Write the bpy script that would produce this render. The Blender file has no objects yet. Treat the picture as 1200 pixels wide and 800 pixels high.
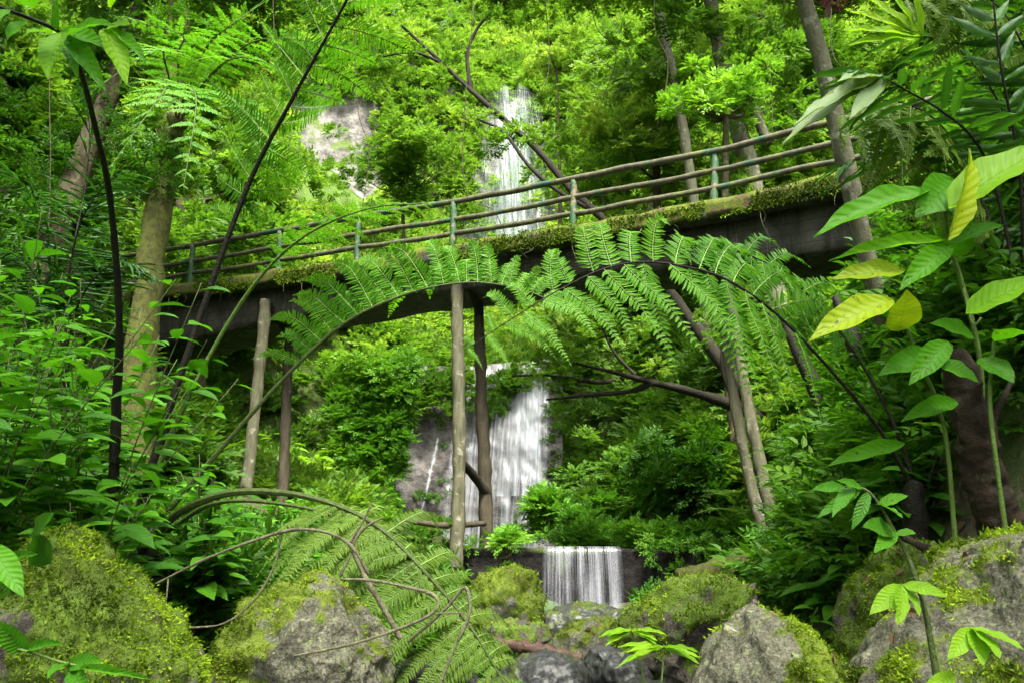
import bpy, math, time
import numpy as np
from mathutils import Vector, noise as mnoise

T0 = time.time()
sc = bpy.context.scene
COL = sc.collection
R = math.radians
rng = np.random.default_rng(11)

# ------------------------------------------------------------------ camera and pixel helper
F = 950.0
TH = math.atan(240 / F)
EYE = np.array((0.0, 0.0, 1.1))


def P(px, py, Y):
    """point of the photograph (1200x800 pixels) at depth Y metres"""
    u = (px - 600) / F
    v = (400 - py) / F
    dy = math.cos(TH) - v * math.sin(TH)
    dz = math.sin(TH) + v * math.cos(TH)
    s = Y / dy
    return np.array((u * s, Y, 1.1 + dz * s))


def PP(lst):
    return np.array([P(*a) for a in lst])


def proj(p):
    """world points (N,3) -> px, py"""
    p = np.atleast_2d(p) - EYE
    d = p[:, 1] * math.cos(TH) + p[:, 2] * math.sin(TH)
    u = p[:, 0] / d
    v = (-p[:, 1] * math.sin(TH) + p[:, 2] * math.cos(TH)) / d
    return 600 + F * u, 400 - F * v, d


# ------------------------------------------------------------------ noise
def _h(i, j, k):
    n = (i * 374761393 + j * 668265263 + k * 2147483647) & 0xFFFFFFFF
    n = ((n ^ (n >> 13)) * 1274126177) & 0xFFFFFFFF
    return ((n ^ (n >> 16)) & 0xFFFF) / 32767.5 - 1.0


def vnoise(p):
    p = np.asarray(p, float)
    i = np.floor(p).astype(np.int64)
    f = p - i
    f = f * f * (3 - 2 * f)
    r = 0
    for a in (0, 1):
        for b in (0, 1):
            for c in (0, 1):
                w = (f[:, 0] if a else 1 - f[:, 0]) * (f[:, 1] if b else 1 - f[:, 1]) * (f[:, 2] if c else 1 - f[:, 2])
                r = r + w * _h(i[:, 0] + a, i[:, 1] + b, i[:, 2] + c)
    return r


def fbm(p, o=4, g=0.5):
    r, a, p = 0, 1.0, np.asarray(p, float)
    for k in range(o):
        r = r + a * vnoise(p + 17.3 * k)
        p = p * 2.03
        a *= g
    return r


# ------------------------------------------------------------------ mesh builder
class MB:
    def __init__(s):
        s.v, s.q, s.t, s.tint, s.uv = [], [], [], [], []
        s.qm, s.tm, s.n = [], [], 0

    def add(s, v, q=None, t=None, tint=0.5, mat=0, uv=None):
        v = np.asarray(v, np.float32).reshape(-1, 3)
        k = len(v)
        s.v.append(v)
        s.tint.append(np.broadcast_to(np.asarray(tint, np.float32), (k,)))
        s.uv.append(np.zeros((k, 2), np.float32) if uv is None else np.asarray(uv, np.float32))
        if q is not None and len(q):
            q = np.asarray(q, np.int64) + s.n
            s.q.append(q); s.qm.append(np.full(len(q), mat))
        if t is not None and len(t):
            t = np.asarray(t, np.int64) + s.n
            s.t.append(t); s.tm.append(np.full(len(t), mat))
        s.n += k
        return s

    def inst(s, tpl, pos, rot, scl, tint, mat=0, jit=0.12):
        """copies of a template: pos (N,3), rot (N,3,3) columns = axes, scl (N,) or (N,3)"""
        v, q, t, uv, tt = tpl
        N = len(pos)
        if N == 0:
            return s
        scl = np.asarray(scl, float)
        if scl.ndim == 1:
            scl = np.repeat(scl[:, None], 3, 1)
        V = np.einsum('nij,nkj->nki', rot, v[None] * scl[:, None, :]) + pos[:, None, :]
        k = len(v)
        off = (np.arange(N) * k)[:, None, None]
        Q = (q[None] + off).reshape(-1, 4) if len(q) else None
        Tt = (t[None] + off).reshape(-1, 3) if len(t) else None
        ti = np.clip(np.asarray(tint, float)[:, None] + (tt[None] - 0.5) * jit * 2, 0, 1).reshape(-1)
        s.add(V.reshape(-1, 3), Q, Tt, ti, mat, np.tile(uv, (N, 1)))
        return s

    def mesh(s, name, origin=(0, 0, 0), smooth=False, mats=()):
        me = bpy.data.meshes.new(name)
        v = np.concatenate(s.v) - np.asarray(origin, np.float32)
        q = np.concatenate(s.q) if s.q else np.zeros((0, 4), np.int64)
        t = np.concatenate(s.t) if s.t else np.zeros((0, 3), np.int64)
        me.vertices.add(len(v))
        me.vertices.foreach_set('co', v.astype(np.float32).ravel())
        loops = np.concatenate([q.ravel(), t.ravel()]).astype(np.int32)
        me.loops.add(len(loops))
        me.loops.foreach_set('vertex_index', loops)
        me.polygons.add(len(q) + len(t))
        st = np.concatenate([np.arange(len(q)) * 4, len(q) * 4 + np.arange(len(t)) * 3]).astype(np.int32)
        me.polygons.foreach_set('loop_start', st)
        mi = np.concatenate([np.concatenate(s.qm) if s.qm else np.zeros(0), np.concatenate(s.tm) if s.tm else np.zeros(0)]).astype(np.int32)
        me.polygons.foreach_set('material_index', mi)
        me.polygons.foreach_set('use_smooth', np.full(len(mi), smooth))
        a = me.attributes.new('tint', 'FLOAT', 'POINT')
        a.data.foreach_set('value', np.concatenate(s.tint).astype(np.float32))
        ul = me.uv_layers.new(name='UVMap')
        ul.data.foreach_set('uv', np.concatenate(s.uv)[loops].astype(np.float32).ravel())
        for m in mats:
            me.materials.append(m)
        me.update()
        me.validate()
        return me


def tag(o, label=None, cat=None, group=None, kind=None):
    if label: o['label'] = label
    if cat: o['category'] = cat
    if group: o['group'] = group
    if kind: o['kind'] = kind
    return o


def link(o, parent=None):
    COL.objects.link(o)
    if parent is not None:
        o.parent = parent
    return o


def thing(name, loc, label, cat, group=None):
    o = bpy.data.objects.new(name, None)
    o.location = tuple(float(x) for x in loc)
    o.empty_display_size = 0.2
    return tag(link(o), label, cat, group)


def worldloc(o):
    l = np.array(o.location)
    while o.parent is not None:
        o = o.parent
        l = l + np.array(o.location)
    return l


def part(name, mb, mats, parent, smooth=False, label=None):
    if not isinstance(mats, (list, tuple)): mats = [mats]
    o = bpy.data.objects.new(name, mb.mesh(name, worldloc(parent), smooth, mats))
    if label: o['label'] = label
    return link(o, parent)


def single(name, mb, mats, loc, label=None, cat=None, group=None, kind=None, smooth=False):
    if not isinstance(mats, (list, tuple)): mats = [mats]
    o = bpy.data.objects.new(name, mb.mesh(name, loc, smooth, mats))
    o.location = tuple(float(x) for x in loc)
    return tag(link(o), label, cat, group, kind)


def dup(root, loc, rotz=0.0, scale=1.0, label=None, group=None, tilt=(0, 0)):
    r = root.copy(); link(r)
    r.location = tuple(float(x) for x in loc)
    r.rotation_euler = (tilt[0], tilt[1], rotz)
    r.scale = (scale,) * 3
    if label: r['label'] = label
    if group: r['group'] = group
    for ch in list(root.children):
        c = ch.copy(); link(c, r)
        for g in ch.children:
            d = g.copy(); link(d, c)
    return r


# ------------------------------------------------------------------ vector helpers
def nrm(v):
    v = np.asarray(v, float)
    return v / (np.linalg.norm(v, axis=-1, keepdims=True) + 1e-12)


def frames(y, z):
    """rotation matrices with local y along y and local z near z"""
    y = nrm(y); x = nrm(np.cross(y, z)); z = np.cross(x, y)
    return np.stack([x, y, z], -1)


def catmull(p, n):
    p = np.asarray(p, float)
    if len(p) < 3:
        t = np.linspace(0, 1, n)[:, None]
        return p[0] * (1 - t) + p[-1] * t
    q = np.vstack([2 * p[0] - p[1], p, 2 * p[-1] - p[-2]])
    d = np.concatenate([[0], np.cumsum(np.linalg.norm(np.diff(p, axis=0), axis=1))])
    s = np.linspace(0, d[-1], n)
    k = np.clip(np.searchsorted(d, s, 'right') - 1, 0, len(p) - 2)
    t = ((s - d[k]) / (d[k + 1] - d[k]))[:, None]
    a, b, c, e = q[k], q[k + 1], q[k + 2], q[k + 3]
    return 0.5 * (2 * b + (c - a) * t + (2 * a - 5 * b + 4 * c - e) * t ** 2 + (3 * b - a - 3 * c + e) * t ** 3)


def tube(mb, pts, rad, seg=8, n=None, rough=0.0, rs=4.0, mat=0, tint=0.5, cap=True, flat=None):
    pts = np.asarray(pts, float)
    if n: 
        rad = np.interp(np.linspace(0, 1, n), np.linspace(0, 1, len(np.atleast_1d(rad))), np.atleast_1d(rad)) if np.ndim(rad) else np.full(n, rad)
        pts = catmull(pts, n)
    N = len(pts)
    rad = np.asarray(rad, float)
    if rad.ndim == 0: rad = np.full(N, float(rad))
    elif len(rad) != N: rad = np.interp(np.linspace(0, 1, N), np.linspace(0, 1, len(rad)), rad)
    T = nrm(np.gradient(pts, axis=0))
    ref = np.array((0, 0, 1.0)) if abs(T[0, 2]) < 0.9 else np.array((1.0, 0, 0))
    X = np.zeros_like(T); x = nrm(np.cross(T[0], ref))
    for i in range(N):
        x = nrm(x - T[i] * np.dot(x, T[i])); X[i] = x
    Y = np.cross(T, X)
    a = np.arange(seg) * 2 * math.pi / seg
    r = rad[:, None] * np.ones(seg)[None]
    base = pts[:, None] + r[..., None] * (X[:, None] * np.cos(a)[None, :, None] + Y[:, None] * np.sin(a)[None, :, None])
    if rough:
        nz = fbm(base.reshape(-1, 3) * rs, 3).reshape(N, seg)
        r = r * (1 + rough * nz)
        base = pts[:, None] + r[..., None] * (X[:, None] * np.cos(a)[None, :, None] + Y[:, None] * np.sin(a)[None, :, None])
    i = np.arange(N - 1)[:, None] * seg; j = np.arange(seg)[None]
    q = np.stack([i + j, i + (j + 1) % seg, i + seg + (j + 1) % seg, i + seg + j], -1).reshape(-1, 4)
    v = base.reshape(-1, 3); t = None
    if cap:
        v = np.vstack([v, pts[0], pts[-1]])
        k = np.arange(seg)
        t = np.vstack([np.stack([(k + 1) % seg, k, np.full(seg, N * seg)], -1),
                       np.stack([(N - 1) * seg + k, (N - 1) * seg + (k + 1) % seg, np.full(seg, N * seg + 1)], -1)])
    uu = np.zeros((len(v), 2)); 
    mb.add(v, q, t, tint, mat, uu)
    return mb


# ------------------------------------------------------------------ leaf templates (v, quads, tris, uv, tint jitter)
def tpl(v, q=(), t=(), uv=None, tt=None):
    v = np.asarray(v, float)
    return (v, np.asarray(q, np.int64).reshape(-1, 4), np.asarray(t, np.int64).reshape(-1, 3),
            np.zeros((len(v), 2)) if uv is None else np.asarray(uv, float), np.full(len(v), 0.5) if tt is None else np.asarray(tt, float))


L1 = tpl([(0, 0, 0), (.27, .42, .06), (0, 1, -.10), (-.27, .42, .06)], [(0, 1, 2, 3)])


def leafL2(w=0.5, droop=0.25, fold=0.10):
    h = w / 2
    f = lambda y: -droop * y * y
    v = [(0, 0, 0), (-h * .9, .28, fold + f(.28)), (0, .3, f(.3)), (h * .9, .28, fold + f(.28)),
         (-h * .75, .64, fold + f(.64)), (0, .66, f(.66)), (h * .75, .64, fold + f(.64)), (0, 1, f(1))]
    uv = [(.5 + a[0] / w, a[1]) for a in v]
    return tpl(v, [(1, 2, 5, 4), (2, 3, 6, 5)], [(0, 2, 1), (0, 3, 2), (4, 5, 7), (5, 6, 7)], uv)


def leafL3(w=0.42, droop=0.25, fold=0.12, rows=11, curl=0.0, wave=0.02):
    v, uv, q = [], [], []
    for i in range(rows):
        y = i / (rows - 1)
        hw = 0.5 * w * max(0.0, math.sin(math.pi * min(1, y ** 0.78))) ** 0.8 + 0.002
        if y > .8: hw *= 1 - 0.35 * ((y - .8) / .2)
        for j in range(5):
            s = (j - 2) / 2
            z = -droop * y * y + fold * abs(s) ** 1.3 * hw * 2.2 + (wave * math.sin(y * 17 + j * 2) * abs(s))
            v.append((s * hw, y + curl * 0, z)); uv.append((.5 + s * .5, y))
    for i in range(rows - 1):
        for j in range(4):
            a = i * 5 + j
            q.append((a, a + 1, a + 6, a + 5))
    return tpl(v, q, (), uv)


def merge(parts):
    """parts: list of (tpl, pos, rot, scl, jitter)"""
    V, Q, Tt, U, J, n = [], [], [], [], [], 0
    for tp, p, r, s, j in parts:
        v = (tp[0] * s) @ np.asarray(r).T + p
        V.append(v); Q.append(tp[1] + n); Tt.append(tp[2] + n); U.append(tp[3]); J.append(np.full(len(v), j)); n += len(v)
    return (np.vstack(V), np.vstack(Q), np.vstack(Tt), np.vstack(U), np.concatenate(J))


def spray(leaf, n, llen, rg, width=1.0, droop=0.25):
    """a twig of n alternate leaves along +y, unit length"""
    out = []
    for i in range(n):
        y = 0.18 + 0.82 * i / max(1, n - 1)
        s = 1 if i % 2 else -1
        a = R(52 + rg.uniform(-14, 14)) if i < n - 1 else R(rg.uniform(-8, 8))
        d = np.array((s * math.sin(a), math.cos(a), rg.uniform(-.25, .18)))
        up = np.array((rg.uniform(-.3, .3), rg.uniform(-.3, .3), 1.0))
        p = np.array((rg.uniform(-.02, .02), y, -droop * y * y))
        L = llen * rg.uniform(.75, 1.15)
        out.append((leaf, p, frames(d[None], up[None])[0], np.array((L * width, L, L)), rg.uniform(.2, .8)))
    return merge(out)


def bush(leaf, nspray, nleaf, llen, rg, r=1.0, flat=0.8, up=0.55, slen=.45):
    sp = [spray(leaf, nleaf, llen / slen, rg) for _ in range(4)]
    out = []
    for i in range(nspray):
        d = nrm(np.array((rg.normal(), rg.normal(), abs(rg.normal()) * flat * 1.2 - .15)))
        p = d * rg.uniform(.25, .72) * r * np.array((1, 1, flat))
        dd = nrm(d + np.array((rg.normal() * .35, rg.normal() * .35, rg.uniform(-.25, .35))))
        t = sp[rg.integers(4)]
        v = (t[0] * slen * r) @ frames(dd[None], np.array([[rg.normal() * .25, rg.normal() * .25, 1.0]]))[0].T + p
        out.append((v, t[1], t[2], t[3], np.clip(t[4] + rg.uniform(-.22, .22), 0, 1)))
    n = 0; V, Q, Tt, U, J = [], [], [], [], []
    for v, q, t, u, j in out:
        V.append(v); Q.append(q + n); Tt.append(t + n); U.append(u); J.append(j); n += len(v)
    return (np.vstack(V), np.vstack(Q), np.vstack(Tt), np.vstack(U), np.concatenate(J))


# ------------------------------------------------------------------ materials
def mat(name):
    m = bpy.data.materials.new(name); m.use_nodes = True
    nt = m.node_tree; nt.nodes.clear()
    out = nt.nodes.new('ShaderNodeOutputMaterial')
    return m, nt, out


def N(nt, t, **kw):
    n = nt.nodes.new(t)
    for k, v in kw.items():
        if k.startswith('i_'):
            key = k[2:].replace('_', ' ')
            n.inputs[int(key) if key.isdigit() else key].default_value = v
        else: setattr(n, k, v)
    return n


def ramp(nt, src, stops, interp='LINEAR'):
    n = nt.nodes.new('ShaderNodeValToRGB'); n.color_ramp.interpolation = interp
    e = n.color_ramp.elements
    while len(e) < len(stops): e.new(0.5)
    for k, (p, c) in enumerate(stops):
        e[k].position = p; e[k].color = (*c, 1) if len(c) == 3 else c
    nt.links.new(src, n.inputs[0])
    return n.outputs[0]


def noise(nt, scale, detail=4, rough=.55, coord='Object', vec=None, dist=0.0):
    n = N(nt, 'ShaderNodeTexNoise', i_Scale=scale, i_Detail=detail, i_Roughness=rough, i_Distortion=dist)
    if vec is None:
        if coord == 'World':
            vec = N(nt, 'ShaderNodeNewGeometry').outputs['Position']
        else:
            vec = N(nt, 'ShaderNodeTexCoord').outputs[coord]
    nt.links.new(vec, n.inputs['Vector'])
    return n.outputs['Fac']


def scaled(nt, sx, sy, sz, coord='Object'):
    m = N(nt, 'ShaderNodeMapping'); m.inputs['Scale'].default_value = (sx, sy, sz)
    nt.links.new(N(nt, 'ShaderNodeTexCoord').outputs[coord], m.inputs['Vector'])
    return m.outputs[0]


def mix(nt, fac, a, b, blend='MIX'):
    n = nt.nodes.new('ShaderNodeMix'); n.data_type = 'RGBA'; n.blend_type = blend
    for sock, val in ((n.inputs[0], fac), (n.inputs[6], a), (n.inputs[7], b)):
        if hasattr(val, 'links'): nt.links.new(val, sock)
        elif isinstance(val, (int, float)): sock.default_value = val
        else: sock.default_value = (*val, 1)
    return n.outputs[2]


def mth(nt, op, a, b=0.0, clamp=False):
    n = N(nt, 'ShaderNodeMath', operation=op); n.use_clamp = clamp
    for k, val in enumerate((a, b)):
        if hasattr(val, 'links'): nt.links.new(val, n.inputs[k])
        else: n.inputs[k].default_value = val
    return n.outputs[0]


def leafmat(name, c0, c1, c2, trans=.4, rough=.42, spec=.4, veins=False, tcol=(1.22, 1.32, .5), patch=.35, holes=False):
    m, nt, out = mat(name)
    at = N(nt, 'ShaderNodeAttribute', attribute_name='tint')
    f = at.outputs['Fac']
    pn = noise(nt, .55, 2, .5, 'World')
    f = mth(nt, 'ADD', f, mth(nt, 'MULTIPLY', mth(nt, 'SUBTRACT', pn, .5), patch * 2), True)
    col = ramp(nt, f, [(0, c0), (.5, c1), (1, c2)])
    bump = None
    if veins:
        uv = N(nt, 'ShaderNodeTexCoord').outputs['UV']
        sp = N(nt, 'ShaderNodeSeparateXYZ'); nt.links.new(uv, sp.inputs[0])
        ax = mth(nt, 'ABSOLUTE', mth(nt, 'SUBTRACT', sp.outputs[0], .5))
        k = mth(nt, 'FRACT', mth(nt, 'MULTIPLY', mth(nt, 'SUBTRACT', sp.outputs[1], mth(nt, 'MULTIPLY', ax, .32)), 10.0))
        vein = mth(nt, 'LESS_THAN', mth(nt, 'ABSOLUTE', mth(nt, 'SUBTRACT', k, .5)), .05)
        mid = mth(nt, 'LESS_THAN', ax, .018)
        vv = mth(nt, 'MAXIMUM', vein, mid)
        col = mix(nt, mth(nt, 'MULTIPLY', vv, .30), col, (c0[0] * .8, c0[1] * .8, c0[2] * .8))
        bl = noise(nt, 14, 3, .6)
        col = mix(nt, mth(nt, 'MULTIPLY', bl, .3), col, tuple(x * .55 for x in c1))
        bu = N(nt, 'ShaderNodeBump', i_Strength=.28, i_Distance=.004)
        nt.links.new(mth(nt, 'ADD', mth(nt, 'SINE', mth(nt, 'MULTIPLY', k, 6.283)), mth(nt, 'MULTIPLY', mid, -2)), bu.inputs['Height'])
        bump = bu.outputs[0]
        spots = mth(nt, 'GREATER_THAN', noise(nt, 32, 2, .5), .70)
        col = mix(nt, mth(nt, 'MULTIPLY', spots, .7), col, (.05, .035, .01))
    b = N(nt, 'ShaderNodeBsdfPrincipled', i_Roughness=rough + .08)
    b.inputs['Specular IOR Level'].default_value = spec * .55
    nt.links.new(col, b.inputs['Base Color'])
    tr = N(nt, 'ShaderNodeBsdfTranslucent')
    nt.links.new(mix(nt, 1.0, col, tcol, 'MULTIPLY'), tr.inputs['Color'])
    if bump is not None:
        nt.links.new(bump, b.inputs['Normal'])
    ms = N(nt, 'ShaderNodeMixShader', i_0=trans)
    nt.links.new(b.outputs[0], ms.inputs[1]); nt.links.new(tr.outputs[0], ms.inputs[2])
    nt.links.new(ms.outputs[0], out.inputs[0])
    return m


def solid(name, build, rough=.8, bump=None, spec=.3):
    """build(nt) -> colour socket (or (colour, roughness)); bump = list of (scale, strength, distance)"""
    m, nt, out = mat(name)
    c = build(nt)
    b = N(nt, 'ShaderNodeBsdfPrincipled', i_Roughness=rough)
    b.inputs['Specular IOR Level'].default_value = spec
    if isinstance(c, tuple) and len(c) == 2 and hasattr(c[0], 'links'):
        nt.links.new(c[1], b.inputs['Roughness']); c = c[0]
    nt.links.new(c, b.inputs['Base Color'])
    nrmo = None
    for (s, st, d) in (bump or []):
        bu = N(nt, 'ShaderNodeBump', i_Strength=st, i_Distance=d)
        v = noise(nt, s, 5, .62)
        nt.links.new(v, bu.inputs['Height'])
        if nrmo is not None: nt.links.new(nrmo, bu.inputs['Normal'])
        nrmo = bu.outputs[0]
    if nrmo is not None: nt.links.new(nrmo, b.inputs['Normal'])
    nt.links.new(b.outputs[0], out.inputs[0])
    return m


G = {}
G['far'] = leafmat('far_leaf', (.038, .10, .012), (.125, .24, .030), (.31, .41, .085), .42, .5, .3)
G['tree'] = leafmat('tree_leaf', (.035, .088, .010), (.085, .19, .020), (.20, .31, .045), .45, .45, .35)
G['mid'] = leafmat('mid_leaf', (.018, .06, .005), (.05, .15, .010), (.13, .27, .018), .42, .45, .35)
G['ivy'] = leafmat('creeper_leaf', (.035, .11, .009), (.10, .26, .022), (.22, .39, .04), .40, .42, .4)
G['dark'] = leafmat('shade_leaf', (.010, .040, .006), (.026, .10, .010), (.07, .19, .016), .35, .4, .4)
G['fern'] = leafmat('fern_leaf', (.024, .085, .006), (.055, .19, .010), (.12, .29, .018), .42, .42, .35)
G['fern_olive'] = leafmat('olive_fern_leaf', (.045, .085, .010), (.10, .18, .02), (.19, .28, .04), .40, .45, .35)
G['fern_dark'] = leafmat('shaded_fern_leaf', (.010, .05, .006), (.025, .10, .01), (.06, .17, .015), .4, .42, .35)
G['broad'] = leafmat('broad_leaf', (.022, .085, .006), (.052, .19, .009), (.12, .33, .016), .40, .40, .32, veins=True, patch=.2)
G['big'] = leafmat('big_leaf', (.035, .15, .006), (.10, .32, .010), (.28, .50, .016), .5, .40, .30, veins=True, patch=.05)
G['yellow'] = leafmat('yellowing_leaf', (.16, .26, .008), (.32, .45, .012), (.46, .56, .02), .5, .4, .4, veins=True, patch=.05, tcol=(1.1, 1.15, .4))
G['lime'] = leafmat('young_leaf', (.10, .25, .012), (.20, .40, .018), (.34, .52, .03), .5, .4, .4, veins=True, patch=.05)
G['palm'] = leafmat('palm_leaf', (.02, .075, .008), (.045, .14, .014), (.12, .26, .03), .38, .35, .5, patch=.1)
G['palm_sheen'] = leafmat('palm_leaf_sheen', (.10, .17, .06), (.18, .27, .10), (.26, .36, .15), .35, .4, .5, patch=.05)  # paler copy of the palm green, reflected light put into the colour
G['red'] = leafmat('red_seed', (.05, .006, .008), (.10, .012, .014), (.16, .03, .025), .15, .5, .3, tcol=(1.2, .5, .5))
G['moss'] = leafmat('moss_tuft', (.035, .060, .005), (.11, .185, .008), (.27, .39, .022), .3, .7, .15, patch=.3)
G['litter'] = leafmat('dead_leaf', (.035, .022, .010), (.09, .055, .025), (.19, .13, .07), .2, .7, .2, tcol=(1.2, 1, .7))


def bark(name, a, b, c=None, lich=.55, rough=.85, sc_=6.0):
    if name not in ('reddish_dark_bark', 'wet_red_log'):
        a, b = [(x[0] * .86, x[1] * .98, x[2] * .80) for x in (a, b)]
    def f(nt):
        base = ramp(nt, noise(nt, 1.0, 5, .65, vec=scaled(nt, sc_ * 2.5, sc_ * 2.5, sc_ * .5)), [(.3, a), (.7, b)])
        if c is not None:
            base = mix(nt, ramp(nt, noise(nt, sc_, 5, .65), [(lich, (0, 0, 0)), (lich + .09, (1, 1, 1))]), base, c)
        return base
    return solid(name, f, rough, [(sc_ * 5, .6, .02), (sc_ * 18, .5, .006)], .2)


M = {}
M['bark_pale'] = bark('pale_lichen_bark', (.07, .06, .045), (.15, .135, .10), (.27, .27, .21), .57, sc_=7)
M['bark_brown'] = bark('brown_bark', (.035, .024, .016), (.095, .07, .048), (.13, .14, .06), .60)
M['bark_dark'] = bark('dark_bark', (.012, .009, .007), (.035, .026, .020), (.05, .05, .03), .66)
M['bark_moss'] = bark('mossy_bark', (.05, .042, .018), (.10, .088, .030), (.095, .105, .022), .44, sc_=10)
M['bark_red'] = bark('reddish_dark_bark', (.008, .006, .0035), (.036, .025, .015), (.065, .06, .03), .58)
M['stem_black'] = bark('black_fern_stalk', (.006, .005, .004), (.018, .014, .010), (.03, .03, .02), .66, .6, 10)
M['stem_green'] = bark('green_stalk', (.07, .12, .02), (.14, .20, .05), (.12, .11, .04), .62, .55, 10)
M['stem_olive'] = bark('olive_stalk', (.04, .055, .015), (.09, .11, .035), (.10, .13, .05), .62, .55, 10)
M['rib'] = bark('fern_rib', (.14, .22, .05), (.22, .30, .09), None, .6, .5, 10)
M['twig'] = bark('dead_twig', (.07, .055, .04), (.20, .17, .12), (.16, .18, .06), .62, .8, 12)
M['post'] = bark('weathered_post_wood', (.05, .042, .028), (.125, .108, .078), (.20, .19, .14), .58, .85, 5)
M['post_dark'] = bark('dark_post_wood', (.03, .022, .017), (.08, .058, .043), (.10, .09, .05), .62, .85, 5)
M['log'] = bark('wet_red_log', (.03, .016, .011), (.075, .042, .029), (.08, .09, .03), .60, .5, 8)


def rail_paint(nt):
    wood = ramp(nt, noise(nt, 9, 4), [(.3, (.03, .028, .014)), (.7, (.095, .088, .05))])
    green = ramp(nt, noise(nt, 4, 3), [(.3, (.015, .045, .024)), (.7, (.03, .085, .045))])
    c = mix(nt, ramp(nt, noise(nt, 2.2, 4, .6), [(.54, (0, 0, 0)), (.62, (1, 1, 1))]), wood, green)
    return mix(nt, ramp(nt, noise(nt, 5, 4), [(.54, (0, 0, 0)), (.64, (1, 1, 1))]), c, (.085, .10, .025))


M['rail'] = solid('weathered_green_rail', rail_paint, .75, [(30, .5, .008)])


def post_paint(nt):
    green = ramp(nt, noise(nt, 6, 3), [(.3, (.012, .05, .018)), (.7, (.035, .095, .038))])
    return mix(nt, ramp(nt, noise(nt, 7, 4, .65), [(.54, (0, 0, 0)), (.62, (1, 1, 1))]), green, (.16, .12, .075))


M['railpost'] = solid('chipped_green_paint', post_paint, .65, [(30, .5, .008)])


def concrete(nt):
    c = ramp(nt, noise(nt, 1.6, 7, .65), [(.3, (.028, .026, .020)), (.7, (.085, .080, .064))])
    c = mix(nt, ramp(nt, noise(nt, 1.0, 5, .6, vec=scaled(nt, 5, 5, .5)), [(.5, (0, 0, 0)), (.66, (1, 1, 1))]), c, (.022, .026, .014))
    c = mix(nt, ramp(nt, noise(nt, 1.0, 4, .6, vec=scaled(nt, 9, 9, .35)), [(.62, (0, 0, 0)), (.70, (1, 1, 1))]), c, (.15, .145, .12))
    sp = N(nt, 'ShaderNodeSeparateXYZ'); nt.links.new(N(nt, 'ShaderNodeTexCoord').outputs['Object'], sp.inputs[0])
    zz = mth(nt, 'ADD', sp.outputs[2], mth(nt, 'MULTIPLY', noise(nt, 1.1, 2), .05))
    seam = mth(nt, 'LESS_THAN', mth(nt, 'FRACT', mth(nt, 'MULTIPLY', zz, 5.2)), .06)
    joint = mth(nt, 'LESS_THAN', mth(nt, 'FRACT', mth(nt, 'MULTIPLY', sp.outputs[0], .42)), .012)
    return mix(nt, mth(nt, 'MULTIPLY', mth(nt, 'MAXIMUM', seam, joint), .7), c, (.012, .011, .009))


M['concrete'] = solid('dark_stained_concrete', concrete, .85, [(6, .6, .04), (40, .5, .008)])


def rockf(c0, c1, moss0, moss1, lo, hi, wet=False):
    def f(nt):
        base = ramp(nt, noise(nt, 5, 8, .65), [(.32, c0), (.68, c1)])
        base = mix(nt, ramp(nt, noise(nt, 11, 5, .6), [(.60, (0, 0, 0)), (.68, (1, 1, 1))]), base, tuple(min(.5, x * 1.5) for x in c1))
        base = mix(nt, ramp(nt, noise(nt, 3.1, 6, .7), [(.56, (0, 0, 0)), (.66, (1, 1, 1))]), base, (.035, .030, .024))
        base = mix(nt, ramp(nt, noise(nt, 70, 4, .7), [(.38, (1, 1, 1)), (.62, (0, 0, 0))]), base, tuple(x * .55 for x in c0))
        base = mix(nt, ramp(nt, noise(nt, 26, 3, .6), [(.60, (0, 0, 0)), (.66, (1, 1, 1))]), base, (c1[0] * .75, c1[1] * .95, c1[2] * .55))
        at = N(nt, 'ShaderNodeAttribute', attribute_name='tint').outputs['Fac']
        mm = ramp(nt, at, [(lo, (0, 0, 0)), (hi, (1, 1, 1))])
        mcol = ramp(nt, noise(nt, 22, 5, .65), [(.3, moss0), (.72, moss1)])
        mcol = mix(nt, ramp(nt, noise(nt, 4, 4, .6), [(.5, (0, 0, 0)), (.68, (1, 1, 1))]), mcol, (moss0[0] * 1.1, moss0[1] * .72, moss0[2]))
        return mix(nt, mm, base, mcol)
    return f


M['rock'] = solid('mossy_grey_stone', rockf((.075, .075, .048), (.21, .205, .138), (.045, .07, .006), (.14, .19, .010), .45, .58), .85, [(14, .9, .03), (60, 1.0, .010), (190, .6, .003)])
M['rock_brown'] = solid('mossy_brown_stone', rockf((.05, .042, .032), (.13, .115, .09), (.035, .06, .006), (.10, .165, .010), .45, .58), .85, [(14, .9, .03), (60, 1.0, .010), (190, .6, .003)])
M['wet'] = solid('wet_dark_stone', rockf((.018, .019, .018), (.06, .062, .058), (.03, .045, .01), (.06, .08, .015), .6, .75), .42, [(9, .6, .03)], .3)
M['wall'] = solid('wet_black_masonry', rockf((.006, .005, .005), (.018, .016, .015), (.02, .035, .008), (.05, .07, .012),   .74, .84), .8, [(7, .9, .05), (30, .5, .01)], .12)
M['cliff'] = solid('grey_cliff_stone', lambda nt: mix(nt, ramp(nt, noise(nt, .35, 6, .6, 'World'), [(.55, (0, 0, 0)), (.62, (1, 1, 1))]),
                   ramp(nt, noise(nt, .9, 8, .65, 'World'), [(.36, (.03, .028, .025)), (.5, (.12, .112, .10)), (.66, (.24, .225, .20))]), (.08, .12, .02)), .9, [(.8, .8, .4), (4, .6, .1)])
M['cascade'] = solid('grey_violet_stone', lambda nt: ramp(nt, noise(nt, 1.3, 8, .68), [(.36, (.030, .027, .024)), (.5, (.115, .103, .092)), (.64, (.20, .183, .168))]), .7, [(3, .8, .15), (14, .7, .03)])


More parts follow.
